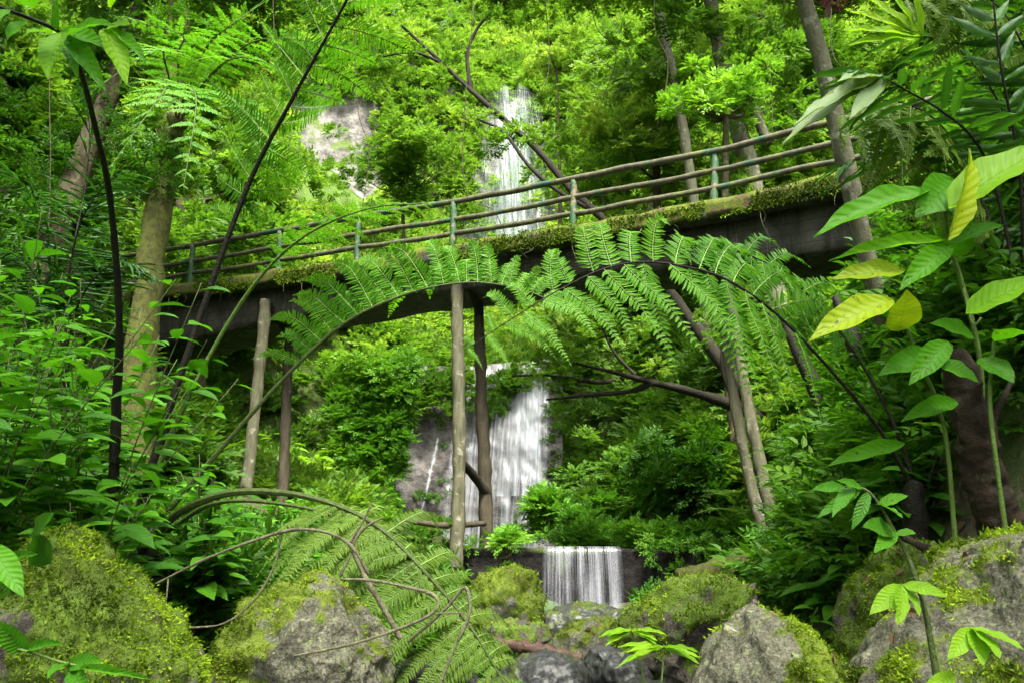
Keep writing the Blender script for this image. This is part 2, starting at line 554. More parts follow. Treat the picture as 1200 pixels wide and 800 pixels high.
def soil(nt):
    s = ramp(nt, noise(nt, 3.5, 8, .7, 'World'), [(.3, (.018, .013, .009)), (.55, (.045, .033, .022)), (.75, (.10, .075, .05))])
    g = ramp(nt, noise(nt, 5, 6, .7, 'World'), [(.3, (.018, .04, .005)), (.7, (.06, .11, .012))])
    c = mix(nt, ramp(nt, noise(nt, .9, 6, .65, 'World'), [(.42, (0, 0, 0)), (.58, (1, 1, 1))]), s, g)
    ps = N(nt, 'ShaderNodeSeparateXYZ'); nt.links.new(N(nt, 'ShaderNodeNewGeometry').outputs['Position'], ps.inputs[0])
    far = N(nt, 'ShaderNodeMapRange', i_1=24.0, i_2=34.0); nt.links.new(ps.outputs[1], far.inputs[0])
    gf = ramp(nt, noise(nt, 1.3, 7, .7, 'World'), [(.3, (.02, .045, .006)), (.7, (.09, .15, .015))])
    return mix(nt, far.outputs[0], c, gf)


M['soil'] = solid('leaf_litter_soil', soil, .95, [(9, .9, .05), (40, .6, .01)])


def watermat():
    m, nt, out = mat('stream_water')
    b = N(nt, 'ShaderNodeBsdfPrincipled', i_Roughness=.16)
    b.inputs['Base Color'].default_value = (.012, .016, .010, 1)
    b.inputs['Specular IOR Level'].default_value = .6
    bu = N(nt, 'ShaderNodeBump', i_Strength=.35, i_Distance=.03)
    nt.links.new(noise(nt, 6, 3, .5, vec=scaled(nt, 1, .5, 1)), bu.inputs['Height'])
    nt.links.new(bu.outputs[0], b.inputs['Normal'])
    nt.links.new(b.outputs[0], out.inputs[0])
    return m


M['water'] = watermat()


def fallmat(name, sx, sz, lo, hi, base=.85, soft=False, col=(.86, .88, .90)):
    """falling water: streaky white veil; UV u across, v down; edges of the sheet fray out"""
    m, nt, out = mat(name)
    uv = N(nt, 'ShaderNodeTexCoord').outputs['UV']
    mp = N(nt, 'ShaderNodeMapping'); mp.inputs['Scale'].default_value = (sx, sz, 1)
    nt.links.new(uv, mp.inputs[0])
    n1 = noise(nt, 1.0, 5, .62, vec=mp.outputs[0], dist=.3)
    mp2 = N(nt, 'ShaderNodeMapping'); mp2.inputs['Scale'].default_value = (sx * .28, sz * .8, 1); mp2.inputs['Location'].default_value = (3.1, .7, 0)
    nt.links.new(uv, mp2.inputs[0])
    n2 = noise(nt, 1.0, 3, .5, vec=mp2.outputs[0])
    f = mth(nt, 'ADD', mth(nt, 'MULTIPLY', n1, .55), mth(nt, 'MULTIPLY', n2, .45))
    a = N(nt, 'ShaderNodeMapRange', i_1=lo, i_2=hi); nt.links.new(f, a.inputs[0])
    sp = N(nt, 'ShaderNodeSeparateXYZ'); nt.links.new(uv, sp.inputs[0])
    ed = mth(nt, 'MULTIPLY', mth(nt, 'SUBTRACT', .5, mth(nt, 'ABSOLUTE', mth(nt, 'SUBTRACT', sp.outputs[0], .5))), 2.2 if soft else 14.0, True)
    at = N(nt, 'ShaderNodeAttribute', attribute_name='tint').outputs['Fac']
    al = mth(nt, 'MULTIPLY', mth(nt, 'MULTIPLY', mth(nt, 'MULTIPLY', a.outputs[0], ed), at), base, True)
    d = N(nt, 'ShaderNodeBsdfDiffuse'); d.inputs[0].default_value = (*col, 1)
    t = N(nt, 'ShaderNodeBsdfTranslucent'); t.inputs[0].default_value = (*col, 1)
    g = N(nt, 'ShaderNodeBsdfGlossy', i_Roughness=.3); g.inputs[0].default_value = (1, 1, 1, 1)
    m1 = N(nt, 'ShaderNodeMixShader', i_0=.4); nt.links.new(d.outputs[0], m1.inputs[1]); nt.links.new(t.outputs[0], m1.inputs[2])
    m2 = N(nt, 'ShaderNodeMixShader', i_0=.12); nt.links.new(m1.outputs[0], m2.inputs[1]); nt.links.new(g.outputs[0], m2.inputs[2])
    tr = N(nt, 'ShaderNodeBsdfTransparent')
    m3 = N(nt, 'ShaderNodeMixShader'); nt.links.new(al, m3.inputs[0]); nt.links.new(tr.outputs[0], m3.inputs[1]); nt.links.new(m2.outputs[0], m3.inputs[2])
    nt.links.new(m3.outputs[0], out.inputs[0])
    return m


M['fall_weir'] = fallmat('weir_water_veil', 38, .9, .44, .74, .75, col=(.55, .56, .62))
M['fall_low'] = fallmat('cascade_water_veil', 30, 1.6, .40, .68, .92, col=(.70, .72, .75))
M['fall_high'] = fallmat('tall_fall_water_veil', 4.5, .25, .08, .95, .66, soft=True, col=(.52, .60, .60))
M['fall_thin'] = fallmat('thin_water_thread', 3, 3.2, .30, .70, .85, soft=True, col=(.7, .72, .75))

# ------------------------------------------------------------------ terrain
def ip(Y, a, b):
    return np.interp(Y, a, b)


def hgt(X, Y, nz=True):
    X = np.asarray(X, float); Y = np.asarray(Y, float)
    xc = ip(Y, [-20, 0, 6, 10, 15.5, 28, 40, 60], [0, 0, .2, .7, 1.4, -1.2, -.5, 0])
    wl = ip(Y, [-20, 0, 6, 10, 15.5, 20, 28, 40, 60], [1.0, .9, 1.0, 1.2, 1.9, 2.6, 2.6, 2.5, 3])
    wr = ip(Y, [-20, 0, 6, 10, 15.5, 20, 28, 40, 60], [1.0, .9, 1.0, 1.3, 2.9, 3.4, 2.6, 2.5, 3])
    zb = ip(Y, [-20, 0, 6, 15.3, 15.7, 20, 27.2, 28.2, 30.6, 36, 54, 57.5, 60.5, 68, 82, 120], [-.3, -.25, -.2, -.2, .6, .7, .8, 1.1, 7.0, 8.5, 19, 21.5, 37, 47, 68, 100])
    dl = np.maximum(0, (xc - wl) - X); dr = np.maximum(0, X - (xc + wr))
    far = np.clip((Y - 20) / 14, 0, 1)
    L = np.where(dl < 1.5, .5 * dl, .75 + .16 * (dl - 1.5)); L = np.where(dl > 6, 1.47 + 2.0 * (dl - 6), L)
    L = L * (1 - far) + far * (.9 * dl)
    L = np.where(L > 14, 14 + (L - 14) * .6, L)
    Rr = np.where(dr < 1, .6 * dr, .6 + 1.9 * (dr - 1))
    Rr = np.where(Rr > 7, 7 + (Rr - 7) * .55, Rr)
    Rr = Rr * (1 - far) + far * (.9 * dr)
    fade = np.clip((90 - Y) / 40, .25, 1)
    z = zb + (L + Rr) * fade
    if nz:
        p = np.stack([X, Y, np.zeros_like(X)], -1).reshape(-1, 3)
        amp = np.clip((dl + dr) * .25, 0.06, 1.0) * np.where(Y > 34, 1.3, .5)
        z = z + (fbm(p * .35, 4) * .6 * amp.reshape(-1)).reshape(X.shape) + (fbm(p * 1.9 + 9, 3) * .10).reshape(X.shape)
    return z


def hn(X, Y):
    e = .25
    gx = (hgt(X + e, Y, False) - hgt(X - e, Y, False)) / (2 * e)
    gy = (hgt(X, Y + e, False) - hgt(X, Y - e, False)) / (2 * e)
    return nrm(np.stack([-gx, -gy, np.ones_like(gx)], -1))


nx, ny = 300, 420
u = np.linspace(-1, 1, nx); xs = np.sign(u) * (np.abs(u) ** 1.8) * 85
ys = np.concatenate([np.linspace(-14, 2, 40), np.linspace(2.1, 20, 170), np.linspace(20.15, 64, 160), np.linspace(64.5, 120, 50)])
XX, YY = np.meshgrid(xs, ys)
ZZ = hgt(XX, YY)
ids = np.arange(len(ys) * nx).reshape(len(ys), nx)
q = np.stack([ids[:-1, :-1], ids[:-1, 1:], ids[1:, 1:], ids[1:, :-1]], -1).reshape(-1, 4)
mb = MB(); mb.add(np.stack([XX, YY, ZZ], -1).reshape(-1, 3), q)
cen_y = YY[:-1, :-1].reshape(-1)
cx = XX[:-1, :-1].reshape(-1)
mb.qm = [np.where((cen_y > 56.5) & (cen_y < 61.5) & (np.abs(cx) < 30), 1, 0)]
single('ground', mb, [M['soil'], M['cliff']], (0, 0, 0), 'dark forest soil banks and steep hillside of the ravine', 'ground', kind='structure', smooth=True)

# water sheets
def sheet(x0, x1, y0, y1, z, n=24):
    a, b = np.meshgrid(np.linspace(x0, x1, n), np.linspace(y0, y1, n))
    i = np.arange(n * n).reshape(n, n)
    return MB().add(np.stack([a, b, np.full_like(a, z)], -1).reshape(-1, 3), np.stack([i[:-1, :-1], i[:-1, 1:], i[1:, 1:], i[1:, :-1]], -1).reshape(-1, 4))


single('stream', sheet(-2.2, 4.4, -8, 15.3, -.12), M['water'], (0, 0, 0), 'dark shallow stream water between the rocks', 'stream', kind='structure')
single('pool', sheet(-5, 5.5, 15.75, 28.3, 1.02), M['water'], (0, 0, 0), 'still pool held behind the weir wall', 'pool', kind='structure')

# ------------------------------------------------------------------ rocks
REST = []


def rock(name, pts, Y, thick, label, m='rock', seed=0, amp=.05, vox=.022, mosslvl=0.0, mosstop=.35, tufts=5000, base=None, mossdir=(0, -.15, 1), cat='boulder', tsz=1.0, group=None):
    rg = np.random.default_rng(seed + 100)
    o = PP([(x, y, Y) for x, y in pts])
    c = o.mean(0)
    P3 = [o]
    for dy, k, kz in ((-thick * .55, .82, .9), (-thick, .42, .62), (thick * .6, .8, .85), (thick, .4, .6)):
        s = (o - c) * np.array((k, 1, kz)) + c
        s[:, 1] = Y + dy + rg.uniform(-.1, .1, len(s)) * thick
        if kz < .8: s[:, 2] -= .12 * (o[:, 2].max() - o[:, 2].min())
        P3.append(s)
    pt = np.vstack(P3)
    import bmesh
    bm = bmesh.new()
    for p in pt: bm.verts.new(p)
    r = bmesh.ops.convex_hull(bm, input=bm.verts)
    bmesh.ops.delete(bm, geom=list({g for g in r['geom_interior'] + r['geom_unused'] if isinstance(g, bmesh.types.BMVert)}), context='VERTS')
    me = bpy.data.meshes.new('tmp'); bm.to_mesh(me); bm.free()
    ob = bpy.data.objects.new('tmp', me); COL.objects.link(ob)
    md = ob.modifiers.new('r', 'REMESH'); md.mode = 'VOXEL'; md.voxel_size = vox
    sm = ob.modifiers.new('s', 'SMOOTH'); sm.factor = .5; sm.iterations = 10
    dg = bpy.context.evaluated_depsgraph_get()
    ev = ob.evaluated_get(dg).to_mesh()
    nv = len(ev.vertices); v = np.zeros(nv * 3, np.float32); ev.vertices.foreach_get('co', v); v = v.reshape(-1, 3).astype(float)
    nn = np.zeros(nv * 3, np.float32); ev.vertices.foreach_get('normal', nn); nn = nn.reshape(-1, 3)
    qs = np.array([list(p.vertices) for p in ev.polygons if len(p.vertices) == 4], np.int64).reshape(-1, 4)
    ts = np.array([list(p.vertices) for p in ev.polygons if len(p.vertices) == 3], np.int64).reshape(-1, 3)
    bpy.data.objects.remove(ob); bpy.data.meshes.remove(me)
    size = o[:, 0].max() - o[:, 0].min()
    k = 1 / max(.35, size)
    n1 = fbm(v * 2.4 * k + seed * 7.1, 5, .55); rid = 1 - np.abs(fbm(v * 3.2 * k + seed * 3.3 + 50, 4)) * 2.2
    v2 = v + nn * (n1 * amp * .8 + (rid - .75) * amp * .6 - amp * .35)[:, None]
    v2 += nn * (fbm(v * 9 + 2, 4, .6) * amp * .35)[:, None]
    zt = (v[:, 2] - v[:, 2].min()) / (np.ptp(v[:, 2]) + 1e-6)
    md_ = nrm(np.array(mossdir))
    ml = .5 + .30 * (nn @ md_ - mosstop) + .26 * fbm(v * 2.6 * k + 31 + seed, 5, .62) + .20 * fbm(v * 11 + seed, 3, .6) + mosslvl - .035
    wet_ = np.clip(ml, 0, 1)
    mossy = np.clip((ml - .5) * 8, 0, 1)
    v2 += nn * (mossy * (.004 + .013 * np.clip(fbm(v * 19 + 3, 3), -.6, 1) + .006 * fbm(v * 45, 2)))[:, None]
    base = v2[:, 2].min() if base is None else base
    up = np.where((nn[:, 2] > .55) & (nn[:, 1] < .3))[0]
    if len(up) and size > .5 and m != 'wet':
        for i_ in rg.choice(up, 7): REST.append((v2[i_], nn[i_]))
    loc = (c[0], Y, base)
    t = thing(name, loc, label, cat, group)
    part('stone', MB().add(v2, qs, ts if len(ts) else None, wet_), M[m], t, True)
    # moss tufts: tiny leafy blades standing on the mossy surface
    w = mossy * (nn[:, 1] < .35) 
    tufts = int(tufts * .6)
    if tufts and w.sum() > 0:
        pid = rg.choice(nv, tufts, p=w / w.sum())
        pos = v2[pid] + rg.normal(0, vox * .5, (tufts, 3)); nr = nrm(nn[pid] + rg.normal(0, .7, (tufts, 3)) + np.array((0, 0, -.3)))
        L = rg.uniform(.007, .024, tufts) * tsz * (1 + .5 * np.clip(fbm(v2[pid] * 14, 2), -.6, 1))
        cl = fbm(v2[pid] * 4.5 + 5, 4, .6) * .50 + .47 + rg.uniform(-.22, .22, tufts)
        b = MB().inst(L1, pos - nr * .004, frames(nr, rg.normal(0, 1, (tufts, 3))), np.stack([L * .8, L, L], -1), np.clip(cl, 0, 1))
        tag(part('moss', b, G['moss'], t), kind='stuff')
    return t


rock('boulder', [(-40, 800), (5, 700), (30, 650), (55, 618), (80, 606), (108, 622), (150, 668), (200, 722), (235, 772), (268, 830), (200, 930), (20, 930)], 3.6, .42,
     'steep moss-covered boulder beside the broad-leaved shrub, its left face bare and dark', 'rock_brown', 1, .05, .016, .12, .30, 30000, mossdir=(.85, -.1, .6))
rock('boulder', [(235, 800), (262, 750), (290, 712), (330, 680), (378, 668), (420, 690), (452, 728), (472, 765), (470, 800), (380, 850), (260, 850)], 4.5, .5,
     'grey boulder with a mossy cap under the tangle of dead twigs', 'rock', 2, .06, .018, -.02, .35, 10000, mossdir=(-.6, -.2, .8))
rock('boulder', [(535, 760), (540, 695), (560, 668), (600, 657), (630, 668), (645, 700), (640, 770)], 9.3, .5,
     'low mossy boulder at the foot of the log bridge post, left of the small waterfall', 'rock', 3, .05, .03, .12, .2, 5000, tsz=1.5)
rock('boulder', [(640, 765), (650, 742), (668, 728), (700, 719), (722, 722), (730, 742), (722, 775), (660, 785)], 8.6, .35,
     'small pale flat-topped rock in front of the small waterfall', 'rock', 4, .025, .02, -.06, .3, 1800)
rock('boulder', [(715, 760), (722, 722), (742, 695), (790, 676), (845, 668), (895, 676), (910, 720), (900, 790), (830, 830), (750, 810)], 6.8, .6,
     'wide dark green mossy boulder right of the small waterfall', 'rock_brown', 5, .09, .024, .08, .25, 16000, tsz=1.2, mossdir=(-.3, -.1, 1))
rock('boulder', [(770, 900), (800, 800), (828, 738), (858, 706), (885, 701), (912, 712), (950, 748), (990, 785), (1020, 840), (1000, 900)], 3.5, .38,
     'pointed boulder at the bottom edge with moss on both flanks and a bare pale ridge', 'rock', 6, .04, .015, .12, .25, 20000, mossdir=(.75, -.6, -.1))
rock('boulder', [(970, 800), (974, 740), (988, 692), (1012, 652), (1050, 632), (1090, 636), (1122, 655), (1135, 720), (1110, 800), (1040, 830)], 4.5, .4,
     'upright mossy boulder standing behind the thin yellow-leaved sapling', 'rock_brown', 7, .06, .018, .05, .28, 14000, mossdir=(-.6, -.4, .6))
rock('boulder', [(985, 900), (1010, 800), (1060, 750), (1100, 712), (1122, 668), (1150, 622), (1185, 602), (1230, 605), (1300, 640), (1330, 800), (1250, 900)], 3.1, .42,
     'large pale boulder in the lower right corner with yellow moss on its top', 'rock', 8, .04, .015, .03, .38, 24000, mossdir=(.1, -.2, 1))
rock('boulder', [(575, 790), (600, 768), (640, 757), (680, 765), (700, 790), (690, 830), (590, 830)], 6.2, .35,
     'wet black flat rock in the stream below the fallen log', 'wet', 9, .03, .02, -.2, .3, 0)
rock('boulder', [(672, 775), (690, 755), (730, 752), (765, 772), (772, 800), (740, 820), (690, 820)], 6.6, .35,
     'wet dark grey rock in the stream beside the wide mossy boulder', 'wet', 10, .035, .02, -.15, .3, 0)
rock('boulder', [(700, 850), (712, 800), (745, 785), (790, 795), (810, 830), (800, 870)], 5.2, .3,
     'dark wet rock under the whorled seedlings at the bottom edge', 'wet', 21, .03, .02, -.15, .3, 0)
rock('boulder', [(545, 850), (560, 800), (590, 790), (625, 800), (640, 850)], 5.4, .3,
     'dark wet rock beside the tip of the drooping olive frond', 'wet', 22, .03, .02, -.15, .3, 0)
rock('boulder', [(425, 860), (440, 800), (480, 770), (530, 765), (570, 800), (585, 860)], 5.6, .4,
     'shadowed rock hidden beneath the drooping olive frond', 'wet', 23, .04, .025, -.1, .3, 0)
rock('boulder', [(560, 745), (570, 728), (600, 720), (640, 726), (655, 748), (630, 765), (580, 762)], 8.0, .3,
     'small brown stone behind the fallen log', 'rock_brown', 24, .03, .02, .02, .3, 1200)
rock('boulder', [(850, 700), (862, 662), (880, 640), (905, 638), (925, 655), (930, 700)], 9.5, .4,
     'round mossy stone on the bank at the foot of the crossed bridge posts', 'rock_brown', 25, .04, .025, .12, .2, 2500, tsz=1.4)
rock('boulder', [(600, 745), (618, 720), (650, 708), (695, 704), (735, 710), (756, 730), (760, 750)], 12.6, .5,
     'low dark wet rock at the very foot of the small waterfall', 'wet', 26, .05, .03, -.02, .3, 900, tsz=1.6)
# small stream stones, alike
for k in range(26):
    Y = rng.uniform(4.8, 14.5)
    X = ip(Y, [0, 6, 10, 15.5], [0, .2, .7, 1.4]) + rng.uniform(-1.2, 1.3)
    if k == 0:
        st0 = rock('stream_stone', [(585, 655), (598, 644), (615, 643), (628, 653), (622, 664), (592, 665)], 6.0, .12,
                   'fist to head sized wet stone lying in the stream bed', 'wet', 30, .012, .014, -.1, .3, 0, cat='stone', group='wet stones in the stream bed')
        st0.location = (X, Y, -.2)
        st0.scale = (1.6,) * 3
    else:
        dup(st0, (X, Y, -.2 + rng.uniform(-.04, .03)), rng.uniform(0, 6.28), rng.uniform(.8, 2.6), tilt=(rng.uniform(-.3, .3), rng.uniform(-.3, .3)))

# ------------------------------------------------------------------ weir wall and its fall
def wallblock(x0, x1, y0, y1, z0, z1, n=(60, 24), amp=.05, seed=0, lean=0.0):
    """a rough masonry block: displaced front, top and back"""
    a = np.linspace(x0, x1, n[0]); h = np.linspace(0, 1, n[1])
    prof = [(y0, z0)] + [(y0 + lean * t, z0 + (z1 - z0) * t) for t in np.linspace(.04, 1, n[1])] + [(y0 + (y1 - y0) * t, z1) for t in np.linspace(.15, 1, 8)] + [(y1, z0)]
    pr = np.array(prof)
    V = np.zeros((len(pr), len(a), 3)); V[..., 0] = a[None]; V[..., 1] = pr[:, :1]; V[..., 2] = pr[:, 1:]
    f = V.reshape(-1, 3)
    d = fbm(f * 2.2 + seed, 4) * amp
    # courses of stones
    row = np.floor(f[:, 2] / .24); bx = np.floor(f[:, 0] / .42 + row * .5)
    d2 = (_h(row.astype(np.int64), bx.astype(np.int64), np.full(len(f), seed, np.int64))) * amp * .7
    f[:, 1] -= d + d2; f[:, 2] += d * .5
    i = np.arange(len(f)).reshape(len(pr), len(a))
    return MB().add(f, np.stack([i[:-1, :-1], i[:-1, 1:], i[1:, 1:], i[1:, :-1]], -1).reshape(-1, 4), None, np.clip(.45 + .3 * fbm(f * 1.3 + 4, 4) + .2 * (f[:, 2] > z1 - .12), 0, 1))


single('weir_wall', wallblock(-2.6, 6.4, 15.45, 15.95, -.6, 1.07, (150, 26), .05, 5), M['wall'], (1.5, 15.7, -.4),
       'low wall of wet black stone holding back the pool', 'weir wall', smooth=True)


def fallsheet(u0, u1, pts, nu=60, nv=40, bulge=.03, seed=0, tintf=None, spread=0.0):
    """u0,u1: x at the lip; pts: (y,z) profile down the fall"""
    pr = catmull(np.array([(0, y, z) for y, z in pts]), nv)
    uu = np.linspace(0, 1, nu); vv = np.linspace(0, 1, nv)
    U, V = np.meshgrid(uu, vv)
    X = u0 + (u1 - u0) * (U + (U - .5) * spread * V)
    p = np.stack([X, np.broadcast_to(pr[:, 1:2], X.shape), np.broadcast_to(pr[:, 2:3], X.shape)], -1)
    f = p.reshape(-1, 3)
    f[:, 1] -= bulge * fbm(np.stack([f[:, 0] * 7, f[:, 2] * .5, f[:, 0] * 0 + seed], -1), 3)
    i = np.arange(len(f)).reshape(nv, nu)
    t = np.ones(len(f)) if tintf is None else tintf(U.reshape(-1), V.reshape(-1))
    return MB().add(f, np.stack([i[:-1, :-1], i[:-1, 1:], i[1:, 1:], i[1:, :-1]], -1).reshape(-1, 4), None, t, 0, np.stack([U, V], -1).reshape(-1, 2))


wt = thing('weir_waterfall', (1.3, 15.3, -.1), 'small silky waterfall pouring over the black weir wall', 'waterfall')
prof = [(15.8, 1.10), (15.5, 1.10), (15.38, 1.04), (15.33, .8), (15.27, .4), (15.2, -.12)]
part('water_sheet', fallsheet(.56, 1.98, prof, seed=1, spread=.05), M['fall_weir'], wt, True)
part('water_sheet', fallsheet(.62, 2.0, [(y - .05, z) for y, z in prof], seed=4, bulge=.05, spread=.05, tintf=lambda u, v: .75 - .25 * v), M['fall_weir'], wt, True)

# ------------------------------------------------------------------ lower cascade: rock face with a broad veil of water
def cas(U, V):
    """U 0..1 left to right, V 0..1 bottom to top -> world"""
    xl = -4.3 + .75 * V; xr = 1.35 + .25 * V
    X = xl + (xr - xl) * U
    z = .6 + 7.2 * V
    y = 28.0 + 1.9 * V ** 1.2 + .35 * np.sin(U * 5) - .5 * (U - .5)
    f = np.stack([X, y * 0, z], -1).reshape(-1, 3)
    d = fbm(f * .5 + 3, 3, .5) * .14 + fbm(f * 2.4 + 3, 4, .6) * .05 + np.abs(fbm(f * np.array((.7, 1, 1.6)) + 8, 3)) * .10
    return np.stack([X, y - d.reshape(X.shape), z], -1)


def casgrid(u0, u1, v0, v1, nu, nv, off=0.0, wob=0.0):
    U, V = np.meshgrid(np.linspace(0, 1, nu), np.linspace(0, 1, nv))
    uu = u0 + (u1 - u0) * U
    if wob: uu = uu + wob * (1 - V) ** 1.5
    p = cas(uu, v0 + (v1 - v0) * V)
    p[..., 1] -= off
    i = np.arange(nu * nv).reshape(nv, nu)
    return p.reshape(-1, 3), np.stack([i[:-1, :-1], i[:-1, 1:], i[1:, 1:], i[1:, :-1]], -1).reshape(-1, 4), U.reshape(-1), V.reshape(-1)


p_, q_, U_, V_ = casgrid(-.05, 1.05, 0, 1, 110, 110)
single('rock_face', MB().add(p_, q_), M['cascade'], (-1, 28.5, .8), 'sloping grey-violet rock face that the broad cascade runs down', 'rock face', smooth=True)
ct = thing('cascade', (0, 28, .9), 'broad white cascade fanning over the grey rock face under the bridge', 'waterfall')
p_, q_, U_, V_ = casgrid(.30, .97, 0.02, .99, 100, 60, .10)
tt = np.clip(.55 + .9 * fbm(p_ * np.array((1.1, 0, .25)) + 2, 3) + .55 * V_ + .35 * U_, 0, 1)
part('water_sheet', MB().add(p_, q_, None, tt, 0, np.stack([U_, V_], -1)), M['fall_low'], ct, True)
p_, q_, U_, V_ = casgrid(.60, .93, 0.3, .99, 60, 50, .2)
part('water_sheet', MB().add(p_, q_, None, .9, 0, np.stack([U_ + .37, V_ + .2], -1) * .73), M['fall_low'], ct, True)
p_, q_, U_, V_ = casgrid(.20, .232, 0.02, .60, 8, 50, .09, -.075)
tt = np.clip(1.2 - .35 * V_, .5, 1)
part('water_thread', MB().add(p_, q_, None, tt, 0, np.stack([U_, V_], -1)), M['fall_thin'], ct, True)

# ------------------------------------------------------------------ tall fall on the back cliff
ft = thing('tall_waterfall', (0, 57.5, 21), 'tall misty white waterfall dropping down the cliff behind the bridge', 'waterfall')
prof = [(60.5, 37.6), (58.6, 37.2), (57.9, 35.5), (57.4, 31), (57.0, 26), (56.6, 20.5)]
part('water_sheet', fallsheet(-2.0, 2.1, prof, seed=2, bulge=.4, spread=.7, tintf=lambda u, v: np.clip((v - .04 - .12 * np.abs(np.sin(u * 9))) * 4, 0, 1)), M['fall_high'], ft, True)
part('water_sheet', fallsheet(-1.1, 1.2, [(y - .5, z) for y, z in prof], seed=6, bulge=.4, spread=.5, tintf=lambda u, v: np.clip((v - .08 - .1 * np.abs(np.sin(u * 7 + 1))) * 4, 0, 1)), M['fall_high'], ft, True)

# ------------------------------------------------------------------ footbridge
EDGE = [(-10.9, 19.5), (-7.52, 18.0), (-4.01, 16.4), (-1.01, 15.0), (1.03, 14.1), (3.51, 13.0), (5.02, 12.2), (7.6, 10.9)]
zE = [7.10, 7.02, 6.92, 6.84, 6.84, 6.86, 6.90, 6.95]
ed = catmull(np.array([(x, y, z) for (x, y), z in zip(EDGE, zE)]), 80)
tng = np.gradient(ed, axis=0); tng[:, 2] = 0; tng = nrm(tng)
nb = np.stack([-tng[:, 1], tng[:, 0], 0 * tng[:, 0]], -1)  # horizontal, pointing away from the camera
nb = np.where((nb[:, 1:2] < 0), -nb, nb)
br = thing('footbridge', (-1, 15.6, 6.6), 'old concrete footbridge with mossy edge and green railings on log posts across the ravine', 'footbridge')


def section(prof, amp=0.02, seed=0, tint=None, sub=1):
    """prof: list of (across, z offset) closed loop, per station callable or list"""
    V = []
    for k in range(len(ed)):
        pr = prof(k / (len(ed) - 1)) if callable(prof) else prof
        V.append([ed[k] + nb[k] * a + np.array((0, 0, z)) for a, z in pr])
    V = np.array(V); n, m, _ = V.shape
    f = V.reshape(-1, 3)
    f = f + np.stack([fbm(f * 2.3 + seed, 3), fbm(f * 2.3 + seed + 40, 3), fbm(f * 2.3 + seed + 80, 3)], -1) * amp
    i = np.arange(n)[:-1, None] * m; j = np.arange(m)[None]
    q = np.stack([i + j, i + (j + 1) % m, i + m + (j + 1) % m, i + m + j], -1).reshape(-1, 4)
    return MB().add(f, q)


def loop(pts, k):
    pts = np.array(pts, float); out = []
    for a, b in zip(pts, np.roll(pts, -1, 0)):
        for t in np.arange(k) / k: out.append(a + (b - a) * t)
    return out


part('deck', section(loop([(0, 0), (2.1, 0), (2.1, -.26), (0, -.26)], 4), .03, 1), M['concrete'], br, True)


def beam(t):
    d = .50 + .75 * np.clip((.45 - t) / .45, 0, 1) ** 1.2 + .55 * np.clip((t - .62) / .38, 0, 1)
    return loop([(.34, -.262), (1.80, -.262), (1.75, -.262 - d), (.40, -.262 - d)], 4)


part('beam', section(beam, .035, 2), M['concrete'], br, True)
# moss strip on the deck's near edge
ms = section(loop([(-.035, .03), (.35, .035), (.33, .006), (.012, .005), (.010, -.24), (-.03, -.27)], 3), .05, 5)
mo = part('moss_edge', ms, bark('bridge_moss', (.05, .06, .012), (.12, .13, .02), (.07, .05, .03), .52, .95, 5), br, True)
k = rng.integers(0, len(ed), 22000)
fr = rng.uniform(0, 1, len(k))[:, None]
k2 = np.minimum(k + 1, len(ed) - 1)
bp = ed[k] * (1 - fr) + ed[k2] * fr
down = rng.uniform(-.3, .04, len(k))
top = rng.random(len(k)) < .35
bp = bp + nb[k] * np.where(top, rng.uniform(-.03, .3, len(k)), -.04)[:, None] + np.stack([0 * down, 0 * down, np.where(top, .04, down)], -1)
thin = fbm(bp * .9 + 3, 3) > -.25
bp, dn, tp_ = bp[thin], down[thin], top[thin]
dirs = nrm(np.where(tp_[:, None], np.array((0, -.3, 1.0)), np.array((0, -.6, -.7))) + rng.normal(0, .5, bp.shape))
L = rng.uniform(.03, .085, len(bp))
b = MB().inst(L1, bp, frames(dirs, rng.normal(0, 1, bp.shape)), np.stack([L * .7, L, L], -1), np.clip(.35 + .4 * fbm(bp * 1.3, 3) + rng.uniform(-.2, .2, len(bp)), 0, 1))
tag(part('moss_fringe', b, G['moss'], br), kind='stuff')
# hanging rootlets under the edge
for _ in range(40):
    k = rng.integers(10, 78); p = ed[k] + np.array((0, -.02, -.26)); L = rng.uniform(.1, .5)
    part('rootlet', tube(MB(), [p, p + np.array((rng.normal(0, .05), -.02, -L * .5)), p + np.array((rng.normal(0, .12), 0, -L))], [.007, .003], 4, 6), M['twig'], br)


def at_px(px):
    X, _, _ = proj(ed); return int(np.argmin(np.abs(X - px)))


rail_h = (.30, .62, 1.02)
for k, h in enumerate(rail_h):
    off = np.array([(0, 0, h)]) + nb * .10
    pts = ed + off
    pts[:, 2] += fbm(pts * .8 + k * 9, 3) * .03
    pts = pts[2:78]
    part('rail', tube(MB(), pts, .062 if k == 2 else .055, 8, 150, .12, 5), M['rail'], br, True)
for px in (135, 222, 318, 415, 530, 665, 838, 1024):
    k = at_px(px)
    p = ed[k] + nb[k] * .10
    lean = rng.normal(0, .02)
    part('railing_post', tube(MB(), [p + np.array((0, 0, -.05)), p + np.array((lean, 0, .5)), p + np.array((lean * 2, 0, 1.0))], [.075, .07, .068], 8, 10, .12, 6), M['railpost'], br, True)


def supp(name, pts, r, m, n=26):
    w = PP(pts)
    return part(name, tube(MB(), w, r, 12, n * 2, .17, 4.2), M[m], br, True)


